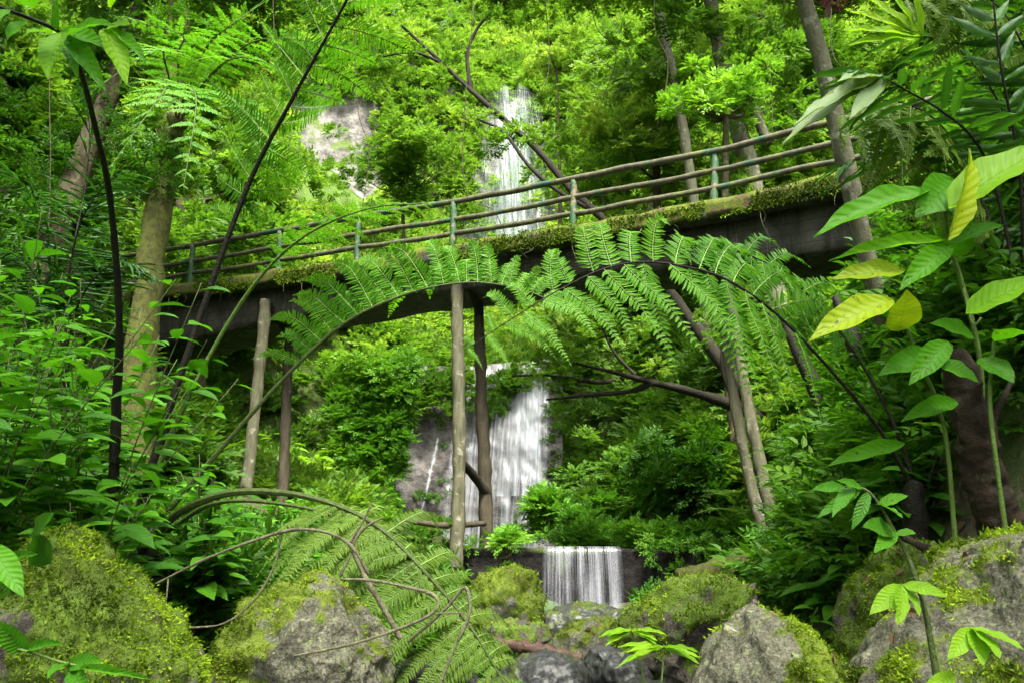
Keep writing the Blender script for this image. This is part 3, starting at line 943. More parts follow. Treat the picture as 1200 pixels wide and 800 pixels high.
supp('support_post', [(535, 333, 15.35), (537, 430, 15.3), (538, 540, 15.25), (534, 668, 15.15)], [.115, .125, .125, .14], 'post')
supp('support_post', [(560, 345, 16.4), (564, 450, 16.4), (568, 560, 16.3), (571, 652, 16.2)], [.115, .12, .13, .14], 'post_dark')
supp('support_post', [(312, 352, 17.3), (303, 440, 17.2), (293, 530, 17.0), (284, 612, 16.8)], [.13, .12, .13, .14], 'post')
supp('support_post', [(340, 372, 18.2), (336, 460, 18.2), (333, 540, 18.1), (329, 605, 18.0)], [.11, .12, .12, .13], 'post_dark')
supp('support_post', [(846, 285, 13.5), (860, 380, 13.4), (880, 490, 13.2), (908, 622, 12.9)], [.09, .095, .10, .11], 'post')
supp('support_post', [(855, 300, 14.5), (850, 390, 14.4), (868, 510, 14.2), (897, 640, 13.9)], [.09, .095, .095, .105], 'post')
supp('support_post', [(186, 400, 19.2), (192, 440, 19.2), (198, 500, 19.2)], [.14, .14, .15], 'bark_dark', 12)
supp('brace', [(541, 541, 15.4), (556, 558, 15.9), (572, 580, 16.3)], [.075, .085, .10], 'bark_dark', 10)
supp('brace', [(450, 618, 15.3), (480, 611, 15.1), (520, 615, 15.05), (568, 613, 16.0)], [.05, .055, .06, .055], 'post_dark', 16)
supp('brace', [(312, 352, 17.3), (325, 372, 17.6), (340, 398, 18.1)], [.07, .07, .07], 'bark_dark', 8)
supp('brace', [(548, 330, 15.4), (556, 348, 15.9), (562, 366, 16.3)], [.09, .09, .09], 'bark_dark', 8)

# ------------------------------------------------------------------ fern fronds
HEX = tpl([(0, 0, 0), (-.5, .22, .05), (-.42, .66, .03), (0, 1, -.12), (.42, .66, .03), (.5, .22, .05)], [(0, 3, 2, 1), (0, 5, 4, 3)])


def frond(mb, pts, r0, t0, npair, Lf, e=(60, 60), a=80, droop=.15, back=.0, pl=.19, pn=24, pw=.26, tint=.5, sides=(1, -1), mats=(0, 1, 2), seed=0, n=60, pdroop=.12, rtip=.15, leaf=HEX, wob=.2, fwd=25, rtaper=None, ej=7, hang=0.0):
    """pts: rachis; Lf(t): pinna length in metres; e: elevation of the pinnae on the two sides; pinnules are leaves of their own"""
    rg = np.random.default_rng(seed)
    c = catmull(pts, n)
    tube(mb, c, np.linspace(r0, r0 * rtip, n) if rtaper is None else rtaper, 7, None, .06, 9, mats[0])
    T = nrm(np.gradient(c, axis=0))
    tt = np.linspace(t0, .985, npair)
    Pp, Rr, Ss, Ti = [], [], [], []
    for i, t in enumerate(tt):
        for si, sd in enumerate(sides):
            f = min(t + (si * .3 / npair) + rg.uniform(-.1, .1) / npair, .995) * (n - 1); k = min(int(f), n - 2)
            p = c[k] + (c[k + 1] - c[k]) * (f - k); tg = T[k]
            S = nrm(np.cross(tg, (0, 0, 1.0))) if abs(tg[2]) < .97 else np.array((0, -1.0, 0))
            U = np.cross(S, tg)
            ee = R(e[si] + rg.normal(0, ej)); aa = R(a + rg.normal(0, ej * .6) - 25 * ((t - t0) / (1 - t0)) ** 3)
            d = math.cos(aa) * tg + math.sin(aa) * (sd * S * math.cos(ee) + U * math.sin(ee))
            L = Lf((t - t0) / (1 - t0)) * rg.uniform(.9, 1.06)
            if L < .02: continue
            s = np.linspace(0, 1, pn)
            bk = rg.uniform(.7, 1.3)
            cur = p + d * (s * L)[:, None] + np.array((0, 0, -1.0)) * (droop * bk * L * s ** 2.2 + hang * L * np.maximum(0, s - .55) ** 1.5)[:, None] - tg * (back * bk * L * s ** 2)[:, None]
            cur = cur + nrm(np.cross(d, tg) + 1e-6) * (rg.normal(0, .09) * L * s ** 2)[:, None] + tg * (rg.normal(0, .10) * L * s ** 1.6)[:, None]
            ct_ = nrm(np.gradient(cur, axis=0))
            nv = nrm(np.cross(ct_, np.broadcast_to(tg, ct_.shape)) * (1 if sd > 0 else -1)) 
            if nv[0, 2] < 0: nv = -nv
            sv = np.cross(ct_, nv)
            tube(mb, cur, np.linspace(.0035, .0012, pn) * max(.5, L / .5), 3, None, 0, 1, mats[1], .5, False)
            w = pl * L * np.clip(1.0 - .12 * s - .78 * s ** 2.6, .06, 1) * np.clip(.55 + s * 5, 0, 1)
            ti = np.clip(tint + rg.normal(0, .10) + .12 * (s - .4), 0, 1)
            for q in (1, -1):
                fa = R(fwd)
                dd = nrm(sv * q * math.cos(fa) + ct_ * math.sin(fa) - np.array((0, 0, pdroop)) + rg.normal(0, wob * .5, cur.shape))
                nn_ = nrm(nv + rg.normal(0, wob, cur.shape))
                Pp.append(cur[1:]); Rr.append(frames(dd, nn_)[1:])
                wd = L / pn * (pw / .26) * 1.05
                lw = w * rg.uniform(.82, 1.12, pn) * np.where(rg.random(pn) < .03, .25, 1)
                Ss.append(np.stack([np.minimum(np.full(pn, wd), lw * .5), lw, lw * .5], -1)[1:]); Ti.append((ti + rg.normal(0, .05, pn))[1:])
            # terminal pinnule
            Pp.append(cur[-1:]); Rr.append(frames(ct_[-1:], nv[-1:])); Ss.append(np.array([[.01, .03, .03]]) * L / .5); Ti.append(np.array([tint]))
    mb.inst(leaf, np.concatenate(Pp), np.concatenate(Rr), np.concatenate(Ss), np.concatenate(Ti), mats[2])
    return mb


FM = lambda stem, g: [M[stem], M['rib'], G[g]]
prof_full = lambda Lm: (lambda t: Lm * (np.interp(t, [0, .12, .35, .6, .85, 1], [.55, .85, 1, .85, .45, .10])))

tf = thing('tree_fern', P(175, 640, 6.0), 'tree fern with black arching stalks rooted behind the steep mossy boulder', 'tree fern')
part('trunk', tube(MB(), PP([(185, 720, 6.0), (176, 670, 6.0), (172, 630, 6.0), (170, 600, 6.0)]), [.13, .12, .10, .05], 12, 20, .35, 9), M['stem_black'], tf, True)
mb = MB(); frond(mb, PP([(160, 608, 6.0), (192, 500, 5.9), (242, 350, 5.7), (292, 215, 5.45), (345, 112, 5.1), (405, 3, 4.7), (450, -90, 4.3)]), .034, .50, 15, lambda t: .85 * np.interp(t, [0, .15, .6, 1], [.6, .95, 1, .6]),
                 (84, 35), 90, .10, -.05, .16, 32, pw=.18, seed=1, tint=.66, ej=9)
part('frond', mb, FM('stem_black', 'fern'), tf)
mb = MB(); frond(mb, PP([(166, 602, 6.15), (205, 500, 6.0), (255, 400, 5.8), (305, 325, 5.55), (360, 275, 5.2), (430, 245, 4.9), (500, 238, 4.7)]), .024, .58, 15, lambda t: .30 * np.interp(t, [0, .25, .6, 1], [.45, 1, .85, .15]),
                 (8, 8), 58, .30, .0, .2, 20, seed=2, tint=.7)
part('frond', mb, FM('stem_green', 'fern'), tf)
mb = MB(); frond(mb, PP([(196, 600, 6.3), (262, 522, 6.2), (330, 446, 6.05), (390, 389, 5.9), (440, 359, 5.8), (500, 338, 5.72), (560, 331, 5.66), (620, 342, 5.6), (672, 366, 5.55)]), .022, .40, 20, prof_full(.60),
                 (82, 45), 99, .05, .06, .19, 30, pw=.25, seed=3, tint=.74, ej=9, hang=.8)
part('frond', mb, FM('stem_olive', 'fern'), tf)
mb = MB(); frond(mb, PP([(180, 628, 5.7), (215, 597, 5.5), (270, 577, 5.3), (340, 578, 5.1), (400, 594, 4.95), (450, 622, 4.85), (500, 672, 4.75), (550, 732, 4.65), (600, 815, 4.55)]), .030, .50, 28, lambda t: .60 * np.interp(t, [0, .15, .5, .8, 1], [.55, .9, 1, .8, .4]),
                 (-40, 8), 100, .5, .25, .125, 44, pw=.25, seed=4, tint=.5, ej=14, hang=.6)
part('frond', mb, FM('stem_olive', 'fern_olive'), tf)
mb = MB(); frond(mb, PP([(188, 628, 5.9), (250, 590, 5.6), (330, 590, 5.3), (410, 612, 5.1), (470, 660, 5.0), (510, 730, 4.95), (540, 800, 4.9)]), .018, .48, 20, lambda t: .56 * np.interp(t, [0, .15, .5, .8, 1], [.5, .9, 1, .7, .3]),
                 (-25, 15), 97, .5, .25, .13, 40, pw=.25, seed=5, tint=.45, ej=18, hang=.5)
part('frond', mb, FM('stem_olive', 'fern_olive'), tf)
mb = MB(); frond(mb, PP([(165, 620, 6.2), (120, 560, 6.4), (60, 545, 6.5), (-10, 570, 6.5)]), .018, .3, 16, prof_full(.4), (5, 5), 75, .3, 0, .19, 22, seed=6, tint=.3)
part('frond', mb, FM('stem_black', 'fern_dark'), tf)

rf = thing('tree_fern', P(1068, 575, 4.9), 'tree fern whose long dark stalk arches in from the right in front of the bridge', 'tree fern')
mb = MB(); frond(mb, PP([(1070, 572, 4.9), (1030, 502, 4.8), (965, 424, 4.65), (905, 364, 4.5), (850, 327, 4.4), (800, 312, 4.32), (750, 307, 4.25), (705, 316, 4.2), (655, 340, 4.16), (605, 370, 4.12), (545, 410, 4.1)]), .013, .34, 18,
                 lambda t: .55 * np.interp(t, [0, .08, .3, .6, .85, 1], [.7, 1, 1, .8, .5, .15]), (68, -66), 104, .10, .18, .19, 28, pw=.24, seed=8, tint=.76, ej=13, hang=1.1)
part('frond', mb, FM('stem_black', 'fern'), rf)
mb = MB(); frond(mb, PP([(1075, 575, 4.95), (1040, 480, 5.0), (985, 390, 5.0), (930, 330, 5.0), (880, 300, 5.0), (835, 290, 5.05), (790, 300, 5.1)]), .014, .42, 16,
                 prof_full(.5), (40, -50), 98, .15, .1, .18, 24, pw=.24, seed=9, tint=.62, ej=14, hang=1.0)
part('frond', mb, FM('stem_black', 'fern'), rf)
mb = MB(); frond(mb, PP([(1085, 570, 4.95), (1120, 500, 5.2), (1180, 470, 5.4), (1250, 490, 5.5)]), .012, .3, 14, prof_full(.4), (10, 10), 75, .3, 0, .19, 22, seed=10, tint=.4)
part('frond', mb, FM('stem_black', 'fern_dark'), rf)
part('trunk', tube(MB(), PP([(1075, 690, 5.0), (1072, 630, 4.95), (1070, 580, 4.9), (1072, 565, 4.9)]), [.09, .08, .07, .04], 10, 14, .35, 9), M['stem_black'], rf, True)

# hanging translucent fern at the upper right
uf = thing('hanging_fern', P(1190, 330, 4.6), 'olive fern frond hanging behind the palm blades in the upper right', 'fern')
mb = MB(); frond(mb, PP([(1200, 330, 4.6), (1170, 285, 4.55), (1136, 200, 4.5), (1095, 140, 4.4), (1040, 118, 4.3), (985, 135, 4.25)]), .013, .2, 15, lambda t: .62 * np.interp(t, [0, .2, .7, 1], [.7, 1, .9, .4]), (-78, -62), 84, .10, 0, .16, 26, seed=11, tint=.5)
part('frond', mb, FM('stem_black', 'fern_olive'), uf)
mb = MB(); frond(mb, PP([(1195, 330, 4.7), (1230, 200, 4.6), (1210, 60, 4.5), (1130, -10, 4.4), (1060, 0, 4.3)]), .013, .3, 13, lambda t: .55 * np.interp(t, [0, .2, .7, 1], [.7, 1, .9, .4]), (-75, -55), 84, .10, 0, .16, 26, seed=12, tint=.45)
part('frond', mb, FM('stem_black', 'fern_olive'), uf)

# ------------------------------------------------------------------ single big leaves (base -> tip)
BIG = leafL3(.42, .18, .16)
NAR = leafL3(.26, .12, .12)


def leaf_bt(mb, b, t, w, nrmv=(0, -.55, 1), tint=.5, tp=BIG, mat=0, droop=None):
    b, t = np.asarray(b, float), np.asarray(t, float); L = np.linalg.norm(t - b)
    base_w = .42 if tp is BIG else .26
    mb.inst(tp, b[None], frames((t - b)[None], np.array([nrmv], float)), np.array([[w / base_w, L, L]]), np.array([tint]), mat)


def leaves_px(mb, lst, mat=0, tp=BIG):
    """(bx,by, tx,ty, width px, Y, [normal], tint)"""
    for bx, by, tx, ty, w, Y, nv, ti in lst:
        dY = rng.uniform(-.08, .08) * Y * .3
        leaf_bt(mb, P(bx, by, Y), P(tx, ty, Y - .04 * Y + dY), w / F * Y, nv, ti, tp, mat)


V1, V2, V3 = (0, -.9, .45), (.3, -.8, .5), (-.3, -.75, .6)
bl = thing('broadleaf_shrub', P(1150, 640, 3.89), 'tall shrub with very large veined leaves, some turning yellow, at the right edge', 'shrub')
mb = MB()
tube(mb, PP([(1160, 720, 4.08), (1152, 520, 3.97), (1148, 420, 3.89), (1128, 335, 3.81), (1112, 285, 3.73), (1105, 235, 3.69), (1102, 212, 3.69)]), [.016, .014, .009], 8, 40, .1, 20)
tube(mb, PP([(1125, 720, 4.05), (1112, 540, 3.97), (1098, 470, 3.89), (1076, 420, 3.81), (1060, 375, 3.73), (1052, 352, 3.73)]), [.014, .011, .008], 8, 40, .1, 20)
tube(mb, PP([(1128, 335, 3.81), (1140, 380, 3.77), (1150, 372, 3.73)]), [.006, .006], 6, 10)
tube(mb, PP([(1192, 720, 3.8), (1170, 560, 3.73), (1160, 470, 3.73), (1165, 400, 3.73)]), [.013, .009], 8, 30, .1, 20)
part('stem', mb, M['stem_green'], bl, True)
mb = MB()
leaves_px(mb, [(1112, 245, 1232, 150, 62, 3.48, (-.55, -.75, .5), .85), (1090, 225, 960, 250, 40, 3.56, (.1, -.75, .7), .45), (1118, 212, 1085, 242, 50, 3.63, (.2, -.9, .3), .25),
               (1108, 283, 982, 286, 19, 3.56, V1, .62), (1112, 288, 1062, 326, 30, 3.56, V1, .4), (1112, 285, 1172, 256, 30, 3.65, V2, .35), (1116, 300, 1140, 262, 30, 3.73, V1, .3),
               (1132, 368, 1220, 316, 40, 3.48, (-.35, -.8, .6), .7), (1075, 395, 1030, 352, 26, 3.69, V1, .25), (1100, 230, 1130, 250, 28, 3.73, V1, .3),
               (1098, 415, 1038, 428, 34, 3.69, V1, .18), (1148, 420, 1190, 440, 34, 3.73, V1, .15), (1140, 395, 1100, 372, 28, 3.73, V1, .22), (1165, 400, 1205, 380, 30, 3.73, V2, .35), (1120, 470, 1066, 482, 24, 3.8, V1, .2), (1098, 425, 1150, 440, 34, 3.6, V2, .3), (1110, 400, 1072, 440, 30, 3.62, V1, .25), (1060, 520, 975, 536, 20, 3.89, V1, .4)])
part('leaves', mb, G['big'], bl, True)
mb = MB()
leaves_px(mb, [(1110, 282, 1158, 172, 34, 3.40, (.6, -.75, .25), .75), (1060, 318, 980, 316, 30, 3.56, V1, .35), (1046, 352, 954, 382, 40, 3.53, (.1, -.8, .6), .55), (1052, 388, 1068, 345, 44, 3.56, V1, .35)])
part('leaves', mb, G['yellow'], bl, True, label='yellowing spotted leaves')

# ------------------------------------------------------------------ generic leafy plants
def plantmesh(rg, nstem, hgt_, nleaf, llen, lw, tp, lean=.35, whorl=False, droop=.2, stemr=.006):
    """returns (stem MB, leaves MB) at the origin"""
    s, l = MB(), MB()
    for k in range(nstem):
        az = rg.uniform(0, 6.28); ln = rg.uniform(.1, lean)
        h = hgt_ * rg.uniform(.6, 1.1)
        d = np.array((math.cos(az), math.sin(az), 0)) * ln * h
        b = np.array((rg.normal(0, .03), rg.normal(0, .03), -.05))
        c = catmull([b, b + d * .35 + (0, 0, h * .5), b + d + (0, 0, h)], 14)
        tube(s, c, np.linspace(stemr, stemr * .5, 14), 5, None, 0, 1)
        ph = rg.uniform(0, 6.28)
        for i in range(nleaf):
            t = .35 + .65 * (i + .5) / nleaf if not whorl else .97
            f = t * 13; kk = min(int(f), 12); p = c[kk] + (c[kk + 1] - c[kk]) * (f - kk)
            ang = ph + (i * 2.4 if not whorl else i * 6.283 / nleaf)
            dd = nrm(np.array((math.cos(ang), math.sin(ang), rg.uniform(-.15, .45))))
            L = llen * rg.uniform(.65, 1.1) * (1.0 if whorl else (.75 + .35 * math.sin(math.pi * t)))
            pt = p + dd * L * .15
            tube(s, [p, pt], [.0025, .002], 4, 3)
            l.inst(tp, pt[None], frames(dd[None], np.array([[rg.normal(0, .2), rg.normal(0, .2) - .25, 1.0]])), np.array([[L * lw, L, L]]), np.array([rg.uniform(.2, .8)]), 0)
    return s, l


def plant(name, loc, label, cat, seed, g, nstem, h, nleaf, llen, lw, tp, lean=.35, whorl=False, stem='stem_olive', group=None, stemr=.006):
    rg = np.random.default_rng(seed)
    t = thing(name, loc, label, cat, group)
    s, l = plantmesh(rg, nstem, h, nleaf, llen, lw, tp, lean, whorl, stemr=stemr)
    for nm, m_, mt, sm in (('stem', s, M[stem], True), ('leaves', l, G[g], True)):
        me = m_.mesh(nm, (0, 0, 0), sm, [mt]); link(bpy.data.objects.new(nm, me), t)
    return t


MED = leafL3(.42, .28, .14, 6, wave=.01)
LAN = leafL3(.26, .35, .12, 6, wave=.01)
L2 = leafL2()
G_ = lambda X, Y: (X, Y, float(hgt(np.array([X]), np.array([Y]))[0]))


def gpx(px, Y):
    return G_((px - 600) / F * Y * 1.0, Y)


# left wall of broad-leaved shrubs in front of the tree fern
sh = [((-2.85, 4.3), 1.75, 9, 'dense dark green broad-leaved shrub at the left edge', 31), ((-2.3, 4.5), 1.15, 7, 'low broad-leaved shrub behind the top of the steep mossy boulder', 32),
      ((-2.55, 5.0), 2.0, 8, 'tall broad-leaved shrub leaning over the black fern stalks', 33), ((-3.3, 5.3), 2.3, 9, 'tall dark broad-leaved shrub behind the left-edge shrub', 34),
      ((-2.1, 5.6), 1.3, 6, 'broad-leaved shrub growing beside the dark fern trunk', 35), ((-4.6, 7.4), 2.5, 10, 'dark shrub in front of the thick brown leaning trunk', 36), ((-3.6, 7.0), 2.6, 9, 'tall dark shrub behind the dark sapling', 38)]
for (x, y), h, ns, lb, sd in sh:
    plant('broadleaf_shrub', G_(x, y), lb, 'shrub', sd, 'broad', ns + 4, h, 13, .27, 1.0, MED, .6)
# bright herbs on the right bank
hb = [((2.25, 5.9), .7, 'bright herb with lance leaves behind the upright mossy boulder'), ((2.9, 6.3), .8, 'bright herb beside the dark broken trunk'), ((1.75, 5.6), .55, 'low bright herb left of the upright mossy boulder'),
      ((3.4, 6.4), .9, 'tall bright herb on the slope behind the dark broken trunk'), ((2.6, 7.0), .8, 'bright herb under the leaning pale trunk'), ((1.6, 6.6), .6, 'bright herb above the rotten mossy log'), ((3.1, 4.9), .8, 'bright herb behind the foot of the tall big-leaved shrub'), ((3.5, 5.4), .9, 'bright herb on the steep soil right of the dark broken trunk'), ((2.5, 5.1), .7, 'bright herb between the upright mossy boulder and the dark broken trunk')]
for k, ((x, y), h, lb) in enumerate(hb):
    plant('leafy_herb', G_(x, y), lb, 'herb', 50 + k, 'broad', 9, h, 9, .24, 1.0, LAN if k % 2 else MED, .7)

# saplings in front
sp = thing('sapling', P(1098, 800, 2.3), 'thin sapling with lime drooping leaves in front of the upright mossy boulder', 'sapling')
mb = MB(); tube(mb, PP([(1102, 830, 2.3), (1094, 770, 2.3), (1080, 700, 2.3), (1062, 648, 2.3), (1048, 622, 2.3), (1030, 590, 2.3), (1012, 572, 2.3), (985, 570, 2.3)]), [.010, .008, .005, .003], 7, 40, .12, 20)
tube(mb, PP([(1090, 745, 2.3), (1080, 700, 2.28), (1066, 686, 2.25), (1052, 685, 2.2)]), [.004, .003], 6, 12)
part('stem', mb, M['stem_olive'], sp, True)
mb = MB()
leaves_px(mb, [(1056, 685, 1022, 716, 20, 2.2, V1, .6), (1056, 686, 1046, 712, 14, 2.2, V1, .5), (1056, 686, 1058, 728, 20, 2.18, (.3, -.9, .2), .55), (1060, 684, 1108, 694, 18, 2.2, V1, .5), (1058, 684, 1082, 716, 14, 2.22, V2, .35)], tp=NAR)
part('leaves', mb, G['lime'], sp, True)
mb = MB()
leaves_px(mb, [(1010, 571, 985, 560, 12, 2.3, V1, .5), (1008, 572, 960, 602, 14, 2.3, V1, .45), (1000, 570, 976, 598, 16, 2.3, V3, .5), (990, 570, 955, 570, 14, 2.3, V1, .4), (1018, 576, 1000, 618, 14, 2.3, V1, .4),
               (1030, 590, 1062, 578, 16, 2.3, V2, .7), (1028, 590, 1060, 600, 14, 2.3, V2, .5), (1048, 622, 1030, 640, 18, 2.3, V1, .6), (1050, 624, 1072, 622, 16, 2.3, V2, .6), (1048, 622, 1018, 612, 26, 2.3, V1, .4)], tp=NAR)
part('leaves', mb, G['broad'], sp, True)
sp2 = thing('sapling', P(1140, 830, 2.0), 'small sapling with a fan of pale drooping leaves on the lower right boulder', 'sapling')
mb = MB(); tube(mb, PP([(1128, 840, 2.0), (1145, 790, 2.0), (1158, 765, 2.0), (1166, 762, 2.0), (1142, 738, 1.95)]), [.004, .003], 6, 24)
part('stem', mb, M['stem_olive'], sp2, True)
mb = MB()
leaves_px(mb, [(1140, 736, 1115, 768, 20, 1.95, V1, .6), (1140, 736, 1155, 774, 22, 1.95, V1, .45), (1140, 735, 1176, 764, 24, 1.95, V2, .45), (1140, 735, 1200, 752, 20, 1.95, V2, .55), (1120, 790, 1085, 804, 16, 1.95, V1, .6)], tp=NAR)
part('leaves', mb, G['lime'], sp2, True)
sd_ = thing('seedling', P(760, 830, 4.2), 'seedling with whorls of narrow green leaves in front of the wide mossy boulder', 'seedling')
mb = MB(); tube(mb, PP([(762, 850, 4.2), (755, 800, 4.2), (742, 745, 4.2), (738, 735, 4.2)]), [.006, .004], 6, 16)
tube(mb, PP([(770, 850, 4.1), (776, 790, 4.1), (778, 755, 4.1)]), [.006, .004], 6, 12)
part('stem', mb, M['stem_green'], sd_, True)
mb = MB()
for cx_, cy_, Y, Ls in ((740, 738, 4.2, 40), (778, 758, 4.1, 62)):
    for a in (-172, -150, -20, 8, 25, 165, 200, 215):
        l_ = Ls * rng.uniform(.6, 1.1)
        leaves_px(mb, [(cx_, cy_, cx_ + l_ * math.cos(R(a)), cy_ + l_ * .45 * math.sin(R(a)) + (8 if abs(a) > 90 else 4), 9, Y, (0, -.5, .9), rng.uniform(.3, .8))], tp=NAR)
part('leaves', mb, G['lime'], sd_, True)
ll = thing('seedling', P(70, 830, 2.4), 'small leafy creeper sprawling over the dark foot of the steep mossy boulder', 'seedling')
mb = MB(); tube(mb, PP([(-10, 755, 2.4), (30, 762, 2.38), (75, 776, 2.35), (120, 784, 2.3), (160, 790, 2.3)]), [.004, .003], 6, 20)
part('stem', mb, M['stem_green'], ll, True)
mb = MB()
leaves_px(mb, [(80, 780, 112, 770, 18, 2.35, V1, .4), (84, 782, 98, 812, 20, 2.35, V1, .3), (80, 778, 55, 784, 14, 2.35, V1, .5), (95, 782, 165, 788, 9, 2.3, V1, .7), (28, 762, -5, 730, 22, 2.4, V1, .5), (30, 762, 62, 748, 12, 2.4, V1, .5),
               (5, 700, -12, 660, 26, 2.4, V2, .6), (-10, 640, 25, 690, 28, 2.4, V2, .7), (40, 640, 48, 600, 34, 2.6, V1, .2), (60, 660, 30, 625, 30, 2.6, V3, .2), (8, 660, 30, 642, 12, 2.5, V1, .4)])
part('leaves', mb, G['broad'], ll, True)

# overhanging branch at the top left, with the long dark stalk below it
sa = thing('sapling', P(130, 575, 5.0), 'tall thin dark sapling at left with a tuft of bright leaves on top', 'sapling')
part('stem', tube(MB(), PP([(132, 600, 5.0), (136, 480, 4.8), (140, 380, 4.5), (130, 240, 4.0), (112, 150, 3.5), (92, 76, 3.0), (72, 40, 2.8), (30, 20, 2.6), (-10, 5, 2.5)]), [.034, .03, .022, .018, .014, .01, .006], 8, 60, .15, 12), M['stem_black'], sa, True)
mb = MB()
leaves_px(mb, [(72, 40, 48, 76, 32, 2.7, (0, -.9, .3), .7), (78, 45, 118, 88, 26, 2.75, (.3, -.9, .2), .2), (80, 42, 122, 15, 26, 2.7, V1, .35), (70, 35, 60, -12, 40, 2.6, V1, .15), (60, 40, 30, 30, 22, 2.6, V1, .6),
               (75, 50, 90, 76, 18, 2.8, V2, .55), (72, 38, 130, 48, 24, 2.75, V1, .4), (10, 12, -20, 28, 26, 2.5, V1, .45), (30, 25, 5, 40, 22, 2.55, V1, .5),
               (122, 35, 150, 84, 30, 2.7, (.5, -.8, .2), .85), (122, 38, 146, 20, 30, 2.75, V1, .75), (128, 38, 170, 56, 18, 2.75, V2, .3), (130, 10, 148, -25, 26, 2.7, V1, .8), (40, 10, 20, -20, 30, 2.6, V1, .4)])
part('leaves', mb, G['big'], sa, True)

# ------------------------------------------------------------------ palms (upper right, left)
def palm_leaflets(mb, c, n, t0, Lf, w, e, a, droop, tint, seed, tp=NAR, mat=0, sides=(1, -1)):
    rg = np.random.default_rng(seed)
    T = nrm(np.gradient(c, axis=0)); m = len(c)
    for i, t in enumerate(np.linspace(t0, .99, n)):
        for sd in sides:
            k = min(int(t * (m - 1)), m - 2); p, tg = c[k], T[k]
            S = nrm(np.cross(tg, (0, 0, 1.0))); U = np.cross(S, tg)
            ee = R(e + rg.normal(0, 8)); aa = R(a + rg.normal(0, 5) - 35 * t ** 3)
            d = math.cos(aa) * tg + math.sin(aa) * (sd * S * math.cos(ee) + U * math.sin(ee)) - np.array((0, 0, droop * rg.uniform(.5, 1.5)))
            L = Lf(t) * rg.uniform(.88, 1.08)
            leaf_bt(mb, p, p + nrm(d) * L, w, U + rg.normal(0, .2, 3), np.clip(tint + rg.normal(0, .15), 0, 1), tp, mat)


pa = thing('palm', P(1185, 420, 4.4), 'palm with broad dark blades reaching in from the upper right corner', 'palm')
def palmfrond(pts, n, L, w, e, a, droop, tint, seed, g='palm', t0=.3, sides=(1, -1), r=.012, lab=None):
    c = catmull(PP(pts), 40)
    mb = MB(); tube(mb, c, np.linspace(r, r * .3, 40), 6, None, .05, 9, 0)
    palm_leaflets(mb, c, n, t0, lambda t: L * np.interp(t, [0, .3, .7, 1], [.7, 1, .9, .6]), w, e, a, droop, tint, seed, mat=1, sides=sides)
    return part('frond', mb, [M['stem_black'], G[g]], pa, True, lab)


palmfrond([(1195, 340, 4.4), (1165, 215, 4.3), (1140, 162, 4.2), (1100, 128, 4.1), (1065, 108, 4.0), (1033, 90, 3.9), (1000, 80, 3.85)], 11, .50, .05, 20, 62, .55, .3, 3, t0=.45)
palmfrond([(1200, 330, 4.4), (1195, 200, 4.2), (1175, 90, 4.0), (1165, 10, 3.9), (1160, -70, 3.8)], 10, .42, .055, 60, 70, .2, .35, 4, t0=.4)
palmfrond([(1215, 330, 4.4), (1230, 150, 4.3), (1180, 20, 4.2), (1120, -20, 4.2)], 10, .5, .05, 30, 60, .5, .25, 5, t0=.4)
palmfrond([(1195, 400, 4.7), (1165, 310, 4.75), (1125, 235, 4.75), (1080, 195, 4.7), (1030, 180, 4.6), (985, 195, 4.5)], 12, .48, .045, 20, 62, .5, .2, 6, t0=.35)
palmfrond([(1215, 380, 4.8), (1205, 250, 4.8), (1175, 130, 4.7), (1120, 55, 4.6), (1060, 40, 4.5)], 13, .52, .045, 20, 62, .55, .2, 7, t0=.35)
mb = MB()
leaves_px(mb, [(1033, 90, 916, 150, 30, 3.8, (.2, -.6, .8), .5), (1033, 92, 930, 128, 26, 3.8, (.1, -.6, .9), .6), (1033, 90, 985, 84, 26, 3.8, (0, -.7, .7), .7), (1035, 94, 1000, 128, 24, 3.8, (.3, -.6, .8), .45), (1030, 92, 955, 118, 24, 3.8, V1, .6)], tp=NAR)
part('leaflets', mb, G['palm_sheen'], pa, True, 'glossy blades with a pale grey-green sheen put into their colour')
mb = MB()
leaves_px(mb, [(1080, 45, 995, 22, 16, 4.3, V1, .7), (1080, 45, 1000, 2, 18, 4.3, V1, .8), (1080, 45, 1020, -12, 18, 4.3, V1, .8), (1080, 45, 1045, -20, 16, 4.3, V1, .7), (1080, 45, 998, 40, 14, 4.3, V1, .6), (1080, 45, 1075, -20, 16, 4.3, V1, .7)], tp=NAR)
part('fan_leaf', mb, G['lime'], pa, True)

lp = thing('palm', P(75, 420, 7.5), 'dark feathery palm in the shade at left behind the black stalk', 'palm')
for k, pts in enumerate([[(75, 420, 7.5), (80, 330, 7.4), (95, 260, 7.2), (125, 215, 7), (150, 200, 6.9)], [(75, 420, 7.5), (60, 320, 7.4), (40, 240, 7.3), (5, 200, 7.2), (-40, 210, 7.2)], [(75, 420, 7.5), (85, 300, 7.5), (100, 220, 7.6), (105, 150, 7.6), (100, 110, 7.6)],
                         [(75, 420, 7.5), (95, 350, 7.3), (130, 310, 7.1), (160, 310, 7.0)], [(75, 420, 7.5), (50, 340, 7.2), (20, 300, 7.0), (-20, 300, 6.8)]]):
    c = catmull(PP(pts), 30)
    mb = MB(); tube(mb, c, np.linspace(.012, .004, 30), 5, None, .05, 9, 0)
    palm_leaflets(mb, c, 24, .25, lambda t: .55 * np.interp(t, [0, .3, .7, 1], [.6, 1, .9, .5]), .022, 15, 60, .5, .3, 60 + k, mat=1)
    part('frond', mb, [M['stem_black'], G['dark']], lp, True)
part('trunk', tube(MB(), PP([(78, 560, 7.6), (76, 480, 7.55), (75, 415, 7.5)]), [.07, .06, .05], 8, 12, .2, 8), M['bark_dark'], lp, True)

